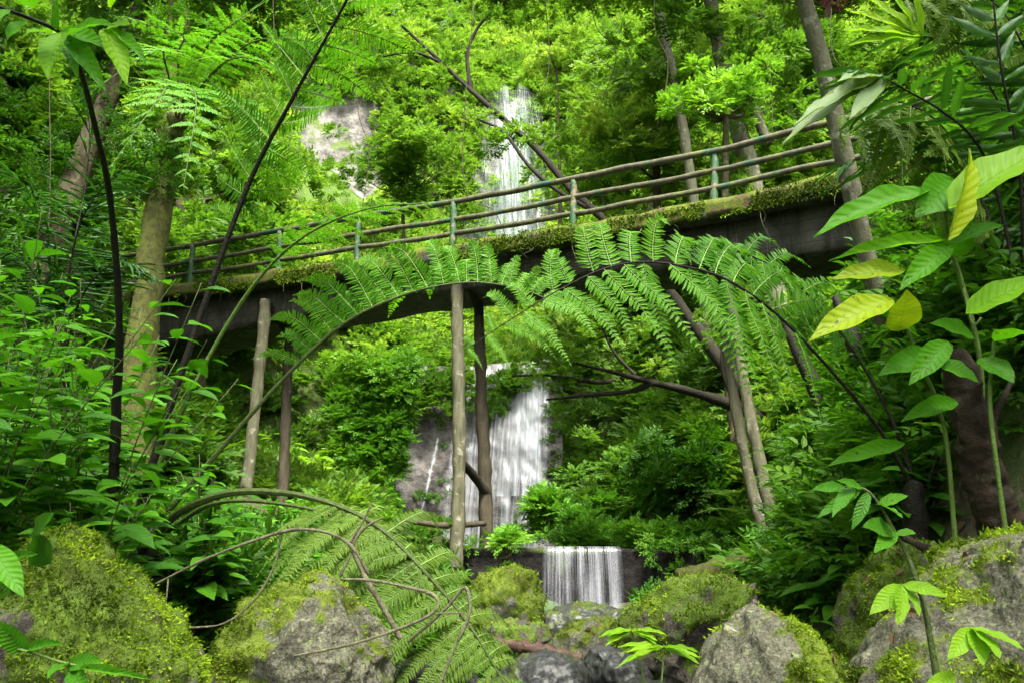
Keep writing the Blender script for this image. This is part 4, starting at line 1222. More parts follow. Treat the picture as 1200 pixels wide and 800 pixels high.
# hanging red seed cluster
rc = thing('seed_cluster', P(975, -20, 4.6), 'hanging cluster of dark red beads at the top edge', 'seed cluster')
mb = MB()
for k in range(26):
    x = rng.uniform(958, 994); p = P(x, -25, 4.6 + rng.uniform(-.08, .08)); L = rng.uniform(.14, .27)
    q_ = np.linspace(0, 1, 22)[:, None]
    st = p + q_ * np.array((rng.normal(0, .01), 0, -L))
    tube(mb, st, .002, 4, None, 0, 1, 0)
    mb.inst(L1, np.repeat(st, 3, 0), frames(rng.normal(0, 1, (66, 3)), rng.normal(0, 1, (66, 3))), np.full(66, .014), rng.uniform(.1, .9, 66), 1)
single('seed_cluster_strands', mb, [M['bark_dark'], G['red']], (0, 0, 0)) if False else part('strands', mb, [M['bark_dark'], G['red']], rc)

# ------------------------------------------------------------------ dead twigs and logs
def twig(name, chains, label, cat, m='twig', seg=7):
    mb = MB(); loc = P(*chains[0][0][0])
    for pts, r in chains:
        tube(mb, PP(pts), [x_ * (.78 if m == 'twig' else 1) for x_ in r], seg, 60, .32, 18)
    return single(name, mb, M[m], loc, label, cat, smooth=True)


twig('fallen_branch', [([(182, 684, 4.3), (240, 655, 4.25), (300, 632, 4.2), (345, 620, 4.2), (385, 624, 4.2), (412, 640, 4.2), (432, 672, 4.2)], [.010, .011, .012, .009]),
                       ([(330, 623, 4.2), (322, 660, 4.2), (300, 700, 4.2), (262, 730, 4.2), (205, 736, 4.2)], [.007, .008, .007, .006]), ([(197, 678, 4.25), (195, 700, 4.2), (192, 712, 4.2)], [.006, .004])],
     'thin grey arched dead branch between the two left boulders', 'branch')
twig('fallen_branch', [([(345, 768, 3.95), (420, 752, 3.95), (488, 728, 3.95), (512, 712, 3.95), (510, 698, 3.98), (488, 690, 4.0), (440, 680, 4.0), (400, 678, 4.0)], [.008, .009, .010, .009])],
     'dead vine hooked back on itself over the grey boulder', 'branch')
twig('fallen_branch', [([(514, 806, 3.9), (530, 765, 3.9), (548, 725, 3.9), (550, 705, 3.9), (544, 688, 3.92), (520, 715, 3.95), (478, 752, 4.0)], [.009, .010, .010, .007]), ([(512, 718, 3.95), (545, 718, 3.9)], [.005, .004])],
     'pale bent dead vine lying against the drooping olive frond', 'branch')
twig('fallen_branch', [([(470, 748, 4.3), (445, 705, 4.3), (425, 670, 4.3), (414, 642, 4.3), (425, 620, 4.3), (450, 605, 4.3)], [.022, .020, .016, .011, .007]), ([(410, 635, 4.3), (428, 605, 4.3), (436, 588, 4.3)], [.009, .006]), ([(398, 675, 4.3), (412, 648, 4.3)], [.012, .008])],
     'thick broken dead branch with two dark prongs among the olive fronds', 'branch', 'twig')
twig('fallen_log', [([(575, 752, 7.4), (620, 760, 7.3), (682, 772, 7.2)], [.055, .06, .05])], 'wet reddish log lying across the stream rocks', 'log', 'log', 12)
twig('fallen_log', [([(795, 680, 8.2), (840, 668, 8.2), (880, 660, 8.3), (925, 650, 8.6)], [.09, .12, .11, .08])], 'rotten mossy log on top of the wide mossy boulder', 'log', 'bark_moss', 12)
twig('fallen_log', [([(1060, 630, 4.2), (1090, 645, 4.1), (1128, 662, 4.0)], [.018, .024, .016])], 'dead curled brown leaf stalk across the upright mossy boulder', 'branch', 'bark_red')

vs = [(612, 60, 640, 200, 21), (330, 20, 336, 190, 13), (560, 200, 600, 300, 20), (700, 0, 706, 120, 22), (805, 0, 770, 150, 19), (880, 20, 905, 170, 19), (1000, 30, 1010, 150, 12), (420, 100, 424, 250, 19), (70, 60, 55, 330, 8), (1130, 300, 1136, 420, 4.8), (1165, 290, 1160, 400, 4.7)]
for k, (x0, y0, x1, y1, Y) in enumerate(vs):
    c = PP([(x0, y0 - 250 if Y > 6 else y0, Y), (x0 + rng.normal(0, 14), y0, Y), ((x0 + x1) / 2 + rng.normal(0, 10), (y0 + y1) / 2, Y), (x1, y1, Y)])
    single('hanging_vine', tube(MB(), c, .0006 * Y, 5, 50, .2, 6), M['bark_brown'], c[0], 'thin bare vine hanging in the air between the trees', 'vine', 'hanging vines', smooth=True)

# ------------------------------------------------------------------ trunks, trees
CROWNS = []
for k in range(4):
    rg = np.random.default_rng(200 + k)
    CROWNS.append(bush(L1, 40, 9, .25, rg, 1.0, .8, slen=.52))
MB2 = [bush(L2, 20, 7, .26, np.random.default_rng(300 + k), 1.0, .85, slen=.55) for k in range(4)]


def tints(p, base, rg, amp=.32, f=.35):
    return np.clip(base + amp * fbm(p * f + 3, 3) + rg.uniform(-.12, .12, len(p)), 0, 1)


def rotz(a):
    c, s = np.cos(a), np.sin(a); o = np.zeros_like(a)
    return np.stack([np.stack([c, -s, o], -1), np.stack([s, c, o], -1), np.stack([o, o, o + 1], -1)], -2)


def scatter(mb, tpls, pos, scl, tint, rg, tilt=.35, jit=.2, zs=1.0):
    ids = rg.integers(0, len(tpls), len(pos))
    rot = rotz(rg.uniform(0, 6.28, len(pos)))
    ax = rg.normal(0, tilt, (len(pos), 2))
    y = nrm(np.stack([np.zeros(len(pos)), np.ones(len(pos)), ax[:, 0]], -1)); z = np.stack([ax[:, 1], -ax[:, 0], np.ones(len(pos))], -1)
    rot = rot @ frames(y, z)
    for k in range(len(tpls)):
        m_ = ids == k
        mb.inst(tpls[k], pos[m_], rot[m_], np.stack([scl[m_], scl[m_], scl[m_] * zs], -1), tint[m_], 0, jit)
    return mb


def tree(name, pts, rad, label, m, g, limbs, crown_r, ncl, cl_s, seed, tint=.5, extra=None, rough=.18, cat='tree', seg=10, crown=True):
    """pts: trunk points (world); limbs: list of world polylines with radius; crown clusters round the limb ends"""
    rg = np.random.default_rng(seed)
    pts = np.asarray(pts, float)
    d_ = nrm(pts[0] - pts[1]); d_ = nrm(d_ * (1, 1, 1) + np.array((0, 0, -.25)))
    e_ = pts[0].copy()
    for _ in range(80):
        if e_[2] < float(hgt(np.array([e_[0]]), np.array([e_[1]]))[0]) - .15: break
        e_ = e_ + d_ * .1
    if np.linalg.norm(e_ - pts[0]) > .15:
        pts = np.vstack([e_, pts]); rad = [rad[0] * 1.15] + list(rad)
    t = thing(name, pts[0], label, cat)
    part('trunk', tube(MB(), pts, rad, seg, 40, rough, 2.5), M[m], t, True)
    ends = [np.asarray(pts[-1])] if crown else []
    for lp_, lr in limbs:
        part('limb', tube(MB(), lp_, lr, 7, 24, .2, 4), M[m], t, True)
        c = catmull(lp_, 6); ends += [c[-1], c[-2], c[-3]]
    ends = np.array(ends)
    if ncl:
        pos = ends[rg.integers(0, len(ends), ncl)] + rg.normal(0, 1, (ncl, 3)) * np.array((1, 1, .7)) * crown_r * .5
        ti = np.clip(tint + .3 * fbm(pos * .6 + seed, 3) + rg.uniform(-.1, .1, ncl), 0, 1)
        b = scatter(MB(), CROWNS, pos, rg.uniform(.6, 1.2, ncl) * cl_s, ti, rg)
        part('crown', b, G[g], t)
    return t


def limbs_for(base, n, L, up, rg, r=.06, t=.0):
    out = []
    for _ in range(n):
        az = rg.uniform(0, 6.28); d = np.array((math.cos(az), math.sin(az), up * rg.uniform(.4, 1.4)))
        l = L * rg.uniform(.6, 1.1)
        out.append(([base, base + nrm(d) * l * .5 + rg.normal(0, .1, 3), base + nrm(d + (0, 0, .3)) * l], [r, r * .6, r * .25]))
    return out


# front trunks
tree('leaning_tree', PP([(1086, 590, 6.6), (1068, 505, 6.5), (1042, 400, 6.4), (1012, 285, 6.25), (986, 170, 6.1), (960, 60, 6.0), (930, -40, 5.9), (905, -140, 5.8)]), [.10, .085, .078, .072, .068, .062, .055],
     'slim pale lichen-spotted tree leaning left across the right end of the bridge', 'bark_pale', 'tree', limbs_for(P(905, -140, 5.8), 5, 1.6, .8, np.random.default_rng(1), .035), 1.1, 40, .4, 71, rough=.12, seg=14)
t6 = thing('broken_trunk', P(1175, 640, 4.0), 'dark reddish broken tree trunk behind the lower right boulder', 'tree trunk')
part('trunk', tube(MB(), PP([(1200, 700, 4.1), (1178, 630, 4.0), (1156, 570, 3.95), (1142, 505, 3.9), (1130, 455, 3.9), (1122, 424, 3.9), (1119, 414, 3.91)]), [.14, .112, .098, .092, .09, .086, .06], 28, 140, .20, 16), M['bark_red'], t6, True)
part('side_shoot', tube(MB(), PP([(1152, 540, 3.9), (1165, 490, 3.85), (1178, 462, 3.8), (1188, 440, 3.8)]), [.022, .016, .008], 8, 20, .2, 9), M['bark_red'], t6, True)
tree('slim_trunk', PP([(1035, 500, 6.9), (1015, 440, 6.9), (998, 395, 6.9), (986, 366, 7.0), (978, 348, 7.05)]), [.085, .08, .075, .03], 'black leaning dead pole below the right end of the bridge', 'stem_black', 'tree', [], 0, 0, 0, 72, cat='tree trunk', crown=False)
tree('slim_trunk', PP([(1015, 600, 8.0), (985, 520, 8.0), (960, 465, 8.1), (935, 410, 8.2), (905, 350, 8.4)]), [.10, .09, .075, .02], 'dark leaning trunk between the crossed bridge posts and the black pole', 'bark_dark', 'tree', [], 0, 0, 0, 73, cat='tree trunk', crown=False)
tree('mossy_tree', PP([(160, 480, 12.5), (166, 400, 12.5), (178, 300, 12.5), (192, 190, 12.6), (205, 80, 12.8), (215, -60, 13), (220, -160, 13)]), [.26, .23, .21, .20, .18, .16, .12],
     'yellow-green moss-covered tree trunk in front of the left end of the bridge', 'bark_moss', 'tree', limbs_for(P(218, -120, 13), 6, 2.6, .5, np.random.default_rng(2), .07), 1.6, 60, .55, 74, .4, seg=14, rough=.25)
tree('leaning_tree', PP([(40, 330, 13.5), (70, 260, 13.6), (105, 170, 13.8), (140, 80, 14), (175, -20, 14.3)]), [.24, .21, .19, .16, .12],
     'thick brown trunk leaning right in the shade at upper left', 'bark_brown', 'tree', limbs_for(P(175, -20, 14.3), 5, 3, .3, np.random.default_rng(3), .07), 1.8, 60, .6, 75, .35)
def climber(chain, lo, hi, n, rad, s_, g, label, seed, tint=.5):
    rg = np.random.default_rng(seed)
    c = catmull(PP(chain), 60); k = (rg.uniform(lo, hi, n) * 59).astype(int)
    az = rg.uniform(0, 6.28, n)
    pos = c[k] + np.stack([np.cos(az), np.sin(az), 0 * az], -1) * rad * rg.uniform(.7, 1.5, n)[:, None]
    b = scatter(MB(), MB2, pos, rg.uniform(.6, 1.2, n) * s_, tints(pos, tint, rg, .35, .8), rg, .5)
    single('climbing_plant', b, G[g], pos[0], label, 'climbing plant')


climber([(166, 400, 12.5), (178, 300, 12.5), (192, 190, 12.6), (205, 80, 12.8), (215, -60, 13)], .30, 1.0, 80, .38, .34, 'mid', 'leafy climber wrapped round the upper part of the moss-covered trunk', 41, .55)
climber([(40, 330, 13.5), (70, 260, 13.6), (105, 170, 13.8), (140, 80, 14), (175, -20, 14.3)], .0, 1.0, 80, .45, .36, 'mid', 'leafy climber on the thick brown leaning trunk', 42, .4)
climber([(895, 270, 20), (880, 200, 20.2), (862, 140, 20.4), (846, 75, 20.6)], .0, .5, 22, .5, .36, 'tree', 'leafy climber at the base of the stout pale tree', 43, .5)

# a second tree fern behind the left fronds, its crown spreading at the top of the picture
tf2 = thing('fern', P(205, 140, 12.2), 'large fern perched high on the moss-covered trunk, its fronds spreading at upper left', 'fern')
part('root_ball', tube(MB(), PP([(205, 165, 12.3), (208, 145, 12.15), (212, 128, 12.2)]), [.06, .2, .08], 10, 14, .4, 6), M['bark_moss'], tf2, True)
for k, (x1, y1, Y1, x2, y2, Y2) in enumerate([(300, 70, 10, 400, 120, 9.6), (330, 45, 10.3, 470, 75, 10.2), (180, 60, 10, 90, 120, 9.6), (190, 110, 9.6, 120, 210, 9.0), (290, 130, 9.8, 330, 215, 9.2), (210, 40, 10.6, 130, 20, 10.8), (270, 30, 10.8, 330, -10, 11.2), (230, 120, 9.4, 215, 220, 8.8)]):
    mb = MB(); frond(mb, PP([(208, 142, 12.1), ((208 + x1) / 2, (142 + y1) / 2 - 25, (12.1 + Y1) / 2), (x1, y1, Y1), (x2, y2, Y2)]), .018, .15, 18, prof_full(.5), (8, 8), 76, .25, 0, .19, 18, seed=140 + k, n=40, tint=.6, pw=.25)
    part('frond', mb, FM('stem_olive', 'fern'), tf2)
# background trees behind the bridge
tree('pale_tree', PP([(812, 230, 26), (802, 160, 26), (788, 85, 26), (770, 0, 26), (755, -80, 26)]), [.20, .19, .17, .16, .13], 'thin pale straight tree right of the tall waterfall', 'bark_pale', 'tree',
     limbs_for(P(765, -20, 26), 6, 4, .3, np.random.default_rng(4), .08), 2.2, 70, .9, 76, .55)
tree('pale_tree', PP([(895, 270, 20), (880, 200, 20.2), (862, 140, 20.4), (846, 75, 20.6), (832, -5, 20.8), (822, -80, 21)]), [.27, .25, .23, .21, .19, .15], 'stout pale tree with a dark side stem behind the right half of the railing', 'bark_pale', 'tree',
     [(PP([(900, 170, 20), (880, 120, 20), (865, 65, 20)]), [.16, .13, .09])] + limbs_for(P(828, -30, 20.9), 6, 3.5, .3, np.random.default_rng(5), .08), 2.0, 70, .85, 77, .5)
tree('leaning_tree', PP([(760, 310, 20), (712, 262, 20.3), (665, 218, 20.6), (632, 178, 20.9), (590, 140, 21.2), (545, 100, 21.5), (505, 62, 21.8), (470, 30, 22)]), [.17, .13, .11, .10, .09, .075, .06, .04],
     'dark bare tree leaning left across the tall waterfall', 'bark_dark', 'tree',
     [(PP([(700, 250, 20.4), (655, 225, 20.5), (620, 195, 20.6), (590, 155, 20.8), (560, 140, 21)]), [.07, .06, .055, .045, .03]), (PP([(552, 108, 21.5), (548, 65, 21.5), (562, 30, 21.5), (592, 2, 21.5)]), [.07, .055, .045, .03]),
      (PP([(520, 75, 21.6), (485, 62, 21.6), (440, 68, 21.6)]), [.05, .04, .02]), (PP([(590, 0, 21.5), (620, -20, 21.5)]), [.03, .02])], 1.5, 36, .5, 78, .6)
tree('leaning_tree', PP([(930, 505, 17.5), (885, 485, 17.3), (840, 468, 17.1), (800, 456, 17.0), (765, 448, 16.9), (720, 436, 16.8), (672, 425, 16.7)]), [.17, .13, .105, .085, .065, .045, .02],
     'dark low tree reaching horizontally under the bridge towards the broad cascade', 'bark_dark', 'tree',
     [(PP([(790, 455, 17), (745, 442, 17.2), (700, 448, 17.3), (655, 440, 17.4), (600, 440, 17.5)]), [.06, .05, .04, .02]), (PP([(765, 448, 16.9), (740, 458, 17), (700, 462, 17), (640, 468, 17)]), [.07, .05, .04, .02]),
      (PP([(860, 472, 17.2), (846, 430, 17.1), (850, 380, 17.0)]), [.05, .04, .02]), (PP([(745, 440, 17), (718, 410, 17.1), (700, 370, 17.2)]), [.04, .03, .02])], 1.0, 48, .26, 79, .6)
print('front done', round(time.time() - T0, 1))

# ------------------------------------------------------------------ keep the sightlines of the photo free
CLEAR = [(85, 285, 200, 345, 19), (596, 636, 735, 720, 15.3), (735, 640, 810, 690, 15.3), (458, 470, 662, 632, 31.5), (200, 255, 1000, 345, 13.2), (110, 300, 560, 408, 14.5), (560, 262, 900, 350, 12.5), (540, 118, 655, 285, 56), (350, 130, 432, 235, 63),
         (100, 255, 560, 330, 17.5), (560, 150, 1000, 260, 13), (0, 605, 265, 800, 4.2), (250, 670, 480, 800, 5), (720, 670, 900, 800, 7), (560, 715, 735, 800, 8), (800, 700, 1200, 800, 4.3), (980, 632, 1200, 720, 4.6),
         (525, 330, 580, 650, 15.2), (272, 395, 348, 606, 18.6), (845, 350, 915, 600, 12.9), (365, 560, 600, 800, 5), (150, 560, 240, 700, 5.5)]


def free(pos, rad):
    x, y, d = proj(pos); r = rad * F / d * .8
    ok = np.ones(len(pos), bool)
    for x0, y0, x1, y1, dep in CLEAR:
        ok &= ~((x + r > x0) & (x - r < x1) & (y + r > y0) & (y - r < y1) & (pos[:, 1] < dep))
    return ok & ~((np.abs(x - 600) > 920) | (y > 900) | (y < -150))


def sample(n, x0, x1, y0, y1, rg, lift=0.0, rad=1.0, cond=None):
    X = rg.uniform(x0, x1, n); Y = rg.uniform(y0, y1, n)
    Z = hgt(X, Y)
    nn_ = hn(X, Y)
    p = np.stack([X, Y, Z], -1) + nn_ * lift
    r = rad if np.ndim(rad) else np.full(n, rad)
    k = free(p, r)
    if cond is not None: k &= cond(p)
    return p[k], r[k]


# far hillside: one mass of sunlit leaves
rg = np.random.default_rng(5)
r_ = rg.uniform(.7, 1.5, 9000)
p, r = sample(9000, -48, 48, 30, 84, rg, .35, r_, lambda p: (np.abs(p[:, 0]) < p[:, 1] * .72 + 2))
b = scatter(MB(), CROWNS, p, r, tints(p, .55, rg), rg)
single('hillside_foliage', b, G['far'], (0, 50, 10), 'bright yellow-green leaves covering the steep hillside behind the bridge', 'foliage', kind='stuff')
r_ = rg.uniform(.7, 1.3, 1700)
p, r = sample(1700, -34, 34, 56.5, 61.5, rg, .3, r_, lambda p: np.abs(p[:, 0]) > 2.6)
b2 = scatter(MB(), CROWNS, p, r, tints(p, .5, rg), rg)
single('cliff_foliage', b2, G['far'], (0, 58, 28), 'leafy plants clinging to the cliff on both sides of the tall waterfall', 'foliage', kind='stuff')
# middle slopes behind the bridge
r_ = rg.uniform(.5, 1.0, 3600)
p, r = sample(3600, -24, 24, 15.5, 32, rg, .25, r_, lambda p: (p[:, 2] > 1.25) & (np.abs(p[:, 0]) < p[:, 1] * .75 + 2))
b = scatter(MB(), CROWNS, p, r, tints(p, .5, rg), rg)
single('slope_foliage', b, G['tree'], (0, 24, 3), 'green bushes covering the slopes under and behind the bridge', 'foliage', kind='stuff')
# shaded banks in front of the bridge
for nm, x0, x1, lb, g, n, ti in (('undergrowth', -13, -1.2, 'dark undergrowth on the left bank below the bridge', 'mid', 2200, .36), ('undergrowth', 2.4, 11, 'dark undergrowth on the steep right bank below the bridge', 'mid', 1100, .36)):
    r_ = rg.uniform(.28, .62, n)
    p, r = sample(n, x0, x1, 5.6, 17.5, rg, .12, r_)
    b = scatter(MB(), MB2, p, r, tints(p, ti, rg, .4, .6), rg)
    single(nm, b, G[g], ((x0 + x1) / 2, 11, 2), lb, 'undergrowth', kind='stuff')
rg = np.random.default_rng(9)
r_ = rg.uniform(.18, .45, 2000)
p, r = sample(2000, 2.3, 8.0, 2.6, 7.5, rg, .10, r_, lambda p: p[:, 0] > 2.3 + .35 * (6 - p[:, 1]).clip(0, 3))
single('undergrowth', scatter(MB(), MB2, p, r, tints(p, .35, rg, .4, .8), rg), G['mid'], (4, 5, 2), 'leafy undergrowth behind the big-leaved shrub at the right edge', 'undergrowth', kind='stuff')
print('stuff done', round(time.time() - T0, 1))

# creeper-covered slope left of the rock face, and the bright bush right of it
rg = np.random.default_rng(8)
n = 420
u_, v_ = rg.uniform(0, 1, n), rg.uniform(0, 1, n)
px = 395 + (95 + 20 * v_) * u_ + 0 * v_ - 5; py = 625 - 205 * v_
px = np.where(px > 452 + 32 * v_, 452 + 32 * v_ - rg.uniform(0, 40, n), px)
pos = np.array([P(a, c, 27.0 - 1.2 * e_ + rg.uniform(-.5, .5)) for a, c, e_ in zip(px, py, u_)])
b = scatter(MB(), CROWNS, pos, rg.uniform(.3, .55, n), tints(pos, .72, rg), rg)
single('creeper', b, G['ivy'], P(440, 625, 27), 'bright green creeper carpet hanging beside the left edge of the grey rock face', 'creeper')


rg = np.random.default_rng(18)
n = 150
e_ = rg.uniform(0, 1, n); side = rg.random(n) < .3
pxx = np.where(side, rg.normal(652, 6, n), 478 + 176 * e_); pyy = np.where(side, rg.uniform(440, 600, n), 452 - 14 * np.sin(e_ * 9) + rg.normal(0, 12, n) + 24 * (e_ < .3))
pos = np.array([P(a, c, 28.3 + (600 - c) / 160 * 1.3 - .5) for a, c in zip(pxx, pyy)])
b = scatter(MB(), CROWNS, pos, rg.uniform(.22, .5, n), tints(pos, .6, rg), rg)
single('creeper', b, G['tree'], pos[0], 'leafy growth hanging over the top and right edge of the grey rock face', 'creeper')


rg = np.random.default_rng(62)
for k in range(7):
    u1_, v1_ = rg.uniform(.06, .34), rg.uniform(.1, .9)
    c_ = cas(np.array([[u1_]]), np.array([[v1_]]))[0, 0]
    pos = c_ + rg.normal(0, .14, (3, 3)) - np.array((0, .1, 0))
    single('climbing_plant', scatter(MB(), CROWNS, pos, rg.uniform(.12, .24, 3), tints(pos, .7, rg), rg, .6), G['ivy'], c_, 'small tuft of leaves rooted in the bare left half of the grey rock face', 'climbing plant', 'leaf tufts on the rock face')
rg = np.random.default_rng(61)
for xa, xb, lb, n_ in ((2.25, 3.3, 'leafy plants hanging down the weir wall right of the small waterfall', 13), (3.4, 5.6, 'leafy plants hanging over the far right end of the weir wall', 34), (-1.6, .3, 'small leafy plants on the weir wall left of the small waterfall', 12)):
    pos = np.stack([rg.uniform(xa, xb, n_), rg.uniform(15.2, 15.5, n_), np.where(rg.random(n_) < .6, rg.normal(1.08, .08, n_), rg.uniform(.1, 1.0, n_))], -1)
    single('climbing_plant', scatter(MB(), MB2, pos, rg.uniform(.12, .3, n_), tints(pos, .5, rg), rg, .6), G['mid'], pos[0], lb, 'climbing plant')


def bushthing(name, cpx, Y, w, h, nn_, s, g, label, seed, tint=.5, tp=None, dz=0.0):
    rg = np.random.default_rng(seed)
    c = P(*cpx, Y)
    pos = c + rg.normal(0, .42, (nn_, 3)) * np.array((w, w * .8, h)) + np.array((0, 0, h * .4))
    pos[:, 2] = np.maximum(pos[:, 2], c[2] - .1)
    b = scatter(MB(), tp or CROWNS, pos, rg.uniform(.6, 1.1, nn_) * s, tints(pos, tint, rg), rg)
    t = thing(name, c, label, 'bush')
    mb = MB()
    for k in range(6):
        e = pos[rg.integers(nn_)]
        tube(mb, [c + np.array((rg.normal(0, .1), 0, -.2)), (c + e) / 2 + rg.normal(0, .1, 3), e], [.03, .012], 5, 10)
    part('stem', mb, M['bark_brown'], t)
    part('leaves', b, G[g], t)
    return t


bushthing('bush', (642, 622), 22, 1.0, .7, 42, .5, 'ivy', 'bright green bush on the pool edge just right of the broad cascade', 91, .6)
bushthing('bush', (690, 625), 20.5, 1.0, .5, 34, .45, 'ivy', 'low bright green bush directly behind the top of the small waterfall', 92, .5)
for k, (x, Y, lb) in enumerate([(760, 16.4, 'low ferny bush on the pool edge just right of the small waterfall'), (812, 16.3, 'low dark bush on the weir wall above the wide mossy boulder'), (862, 16.2, 'low bush at the right end of the weir wall'), (690, 17.6, 'low bright bush growing out of the pool behind the small waterfall')]):
    bushthing('bush', (x, 640), Y, .75, .3, 22, .34, ('ivy', 'mid', 'mid', 'ivy')[k], lb, 190 + k, .5)
bushthing('bush', (745, 600), 21, 1.6, 1.1, 60, .6, 'tree', 'yellow-green bush beneath the horizontal dark tree', 93, .6)
bushthing('bush', (800, 590), 18.5, 1.5, 1.1, 60, .55, 'mid', 'dark bush behind the crossed bridge posts', 94, .45)
bushthing('bush', (460, 640), 15.5, .9, .3, 20, .35, 'mid', 'low bush at the left end of the horizontal log brace', 98, .5)
bushthing('bush', (590, 640), 13.5, .35, .2, 10, .25, 'ivy', 'small bright bush between the log posts and the small waterfall', 99, .7)

def crowntree(cpx, Y, spread, ncl, cs, seed, g, label, m, tint):
    c = P(*cpx, Y); rg = np.random.default_rng(seed)
    b0 = np.array(G_(c[0] + rg.normal(0, .5), Y + .6))
    top = c + np.array((0, 0, -spread * .3))
    tree('forest_tree', np.array([b0 - (0, 0, .3), (b0 + top) / 2 + rg.normal(0, .25, 3), top]), [.16, .12, .07], label, m, g, limbs_for(top, 9, spread, .35, rg, .05), spread * .75, ncl, cs, seed, tint)


crowntree((472, 205), 38, 3.0, 60, .8, 96, 'far', 'leafy tree just left of the tall waterfall', 'bark_brown', .35)
crowntree((705, 200), 40, 2.6, 46, .8, 97, 'far', 'leafy tree just right of the tall waterfall', 'bark_brown', .4)
crowntree((850, 125), 18.5, 1.0, 34, .42, 95, 'ivy', 'light green small tree growing above the right part of the railing', 'bark_brown', .75)
crowntree((652, 70), 44, 2.4, 44, .7, 196, 'far', 'leafy tree whose crown hangs over the right of the tall waterfall', 'bark_brown', .6)

# mid-distance trees whose crowns fill the upper half
mid = [((-9.5, 24), 9.5, 'left of the two near crowns above the left railing'), ((-12.5, 30), 7.5, 'leafy tree above the middle of the left railing'), ((-14, 30), 12, 'broad crowned tree high on the left slope'), ((-16, 38), 12, 'tall tree left of the pale cliff patch'),
       ((5.5, 30), 11, 'leafy tree on the slope right of the tall waterfall'), ((9.5, 25), 8.5, 'leafy tree behind the right end of the railing'), ((13, 31), 12, 'broad crowned tree high on the right slope'), ((7, 40), 14, 'tall tree far up the right slope'),
       ((-15, 20), 9, 'dark crowned tree above the left end of the bridge'), ((14, 20), 7, 'dark crowned tree above the right bank')]
lb_ = ['round crowned green tree behind the left railing', 'tall leafy tree below the pale cliff patch', 'broad crowned tree high on the left slope', 'distant tall tree left of the pale cliff patch',
       'leafy tree on the slope right of the tall waterfall', 'leafy tree behind the right end of the railing', 'broad crowned tree high on the right slope', 'distant tall tree far up the right slope',
       'dark crowned tree above the left end of the bridge', 'dark crowned tree above the right bank']
for k, ((x, y), h, _) in enumerate(mid):
    rg = np.random.default_rng(400 + k)
    b0 = np.array(G_(x, y)); top = b0 + np.array((rg.normal(0, .8), rg.normal(0, .5), h * .75))
    cl = [(b0 + top) / 2 + rg.normal(0, .3, 3)]
    limbs = limbs_for(top, 6, h * .32, .5, rg, .09) + limbs_for(cl[0] + (top - b0) * .15, 4, h * .28, .3, rg, .07)
    tree('forest_tree', np.array([b0 - (0, 0, .3), cl[0], top]), [.22, .17, .11], lb_[k], ('bark_brown', 'bark_pale')[k % 2], 'far' if y > 28 else 'tree', limbs, h * .2, 75, .9, 500 + k, .5)
# out-of-view trees added above and behind the camera to shade the foreground
for k, (x, y, h, lb) in enumerate([(-4.6, -3.2, 10.5, 'unseen canopy tree added on the left bank to shade the foreground'), (3.4, -5.2, 10, 'unseen canopy tree added on the right bank to shade the foreground')]):
    rg = np.random.default_rng(800 + k)
    b0 = np.array(G_(x, y)); top = b0 + np.array((-x * .35, .4, h * .75))
    limbs = limbs_for(top, 9, 4.2, .22, rg, .10)
    tree('unseen_shade_tree', np.array([b0 - (0, 0, .3), (b0 + top) / 2 + (x * .08, 0, 0), top]), [.3, .24, .15], lb, 'bark_brown', 'tree', limbs, 2.6, 22, .85, 820 + k, .5)
print('trees done', round(time.time() - T0, 1))

# ferns and herbs that can be counted, copied one by one
def fernplant(seed, nf, L, g='fern'):
    rg = np.random.default_rng(seed)
    t = bpy.data.objects.new('fern', None)
    for k in range(nf):
        az = k * 6.283 / nf + rg.uniform(-.3, .3); up = rg.uniform(.5, .95)
        d = np.array((math.cos(az), math.sin(az), 0)); l = L * rg.uniform(.75, 1.1)
        pts = [np.zeros(3), d * l * .3 + (0, 0, l * .38 * up), d * l * .65 + (0, 0, l * .48 * up), d * l + (0, 0, l * .28 * up)]
        mb = MB(); frond(mb, pts, .006, .15, 16, prof_full(.24 * l), (10, 10), 78, .18, 0, .26, 9, seed=seed * 50 + k, n=24, tint=.5, leaf=L1, pw=.34)
        o = bpy.data.objects.new('frond', mb.mesh('frond', (0, 0, 0), False, FM('stem_olive', g))); o.parent = t
        t['_'] = 1
    del t['_']
    return t


def linkall(t):
    COL.objects.link(t)
    for c in t.children: COL.objects.link(c)


fern_spots = [('olive-green fern arching over the left bank', 'ferns on the left bank', 'fern', [(-2.0, 8.2), (-2.9, 9.0), (-1.5, 9.4), (-3.6, 10.5), (-2.2, 11.4), (-4.4, 12.2), (-1.3, 12.3), (-5.6, 13.4), (-3.0, 13.6), (-1.55, 7.2), (-2.5, 7.0), (-6.3, 15.5)]),
              ('green fern growing on the steep right bank', 'ferns on the right bank', 'fern', [(2.9, 8.4), (3.5, 9.2), (2.4, 9.4), (4.1, 10.2), (3.0, 10.6), (4.6, 11.5), (3.6, 12.2), (5.2, 9.8), (4.9, 8.5), (4.3, 13.4), (3.9, 7.6)]),
              ('dark fern in the shade below the left end of the bridge', 'ferns below the left end of the bridge', 'fern_dark', [(-7.2, 14.4), (-8.2, 16), (-6.4, 12), (-5.4, 10.2), (-4.4, 8.8), (-3.9, 7.4)])]
for k, (lb, gr, g, spots) in enumerate(fern_spots):
    f0 = fernplant(20 + k, 8, .95, g)
    tag(f0, lb, 'fern', gr)
    linkall(f0)
    for i, (x, y) in enumerate(spots):
        if i == 0: f0.location = G_(x, y); f0.rotation_euler = (0, 0, 0)
        else: dup(f0, G_(x, y), rng.uniform(0, 6.28), rng.uniform(.7, 1.25), tilt=(rng.normal(0, .1), rng.normal(0, .1)))

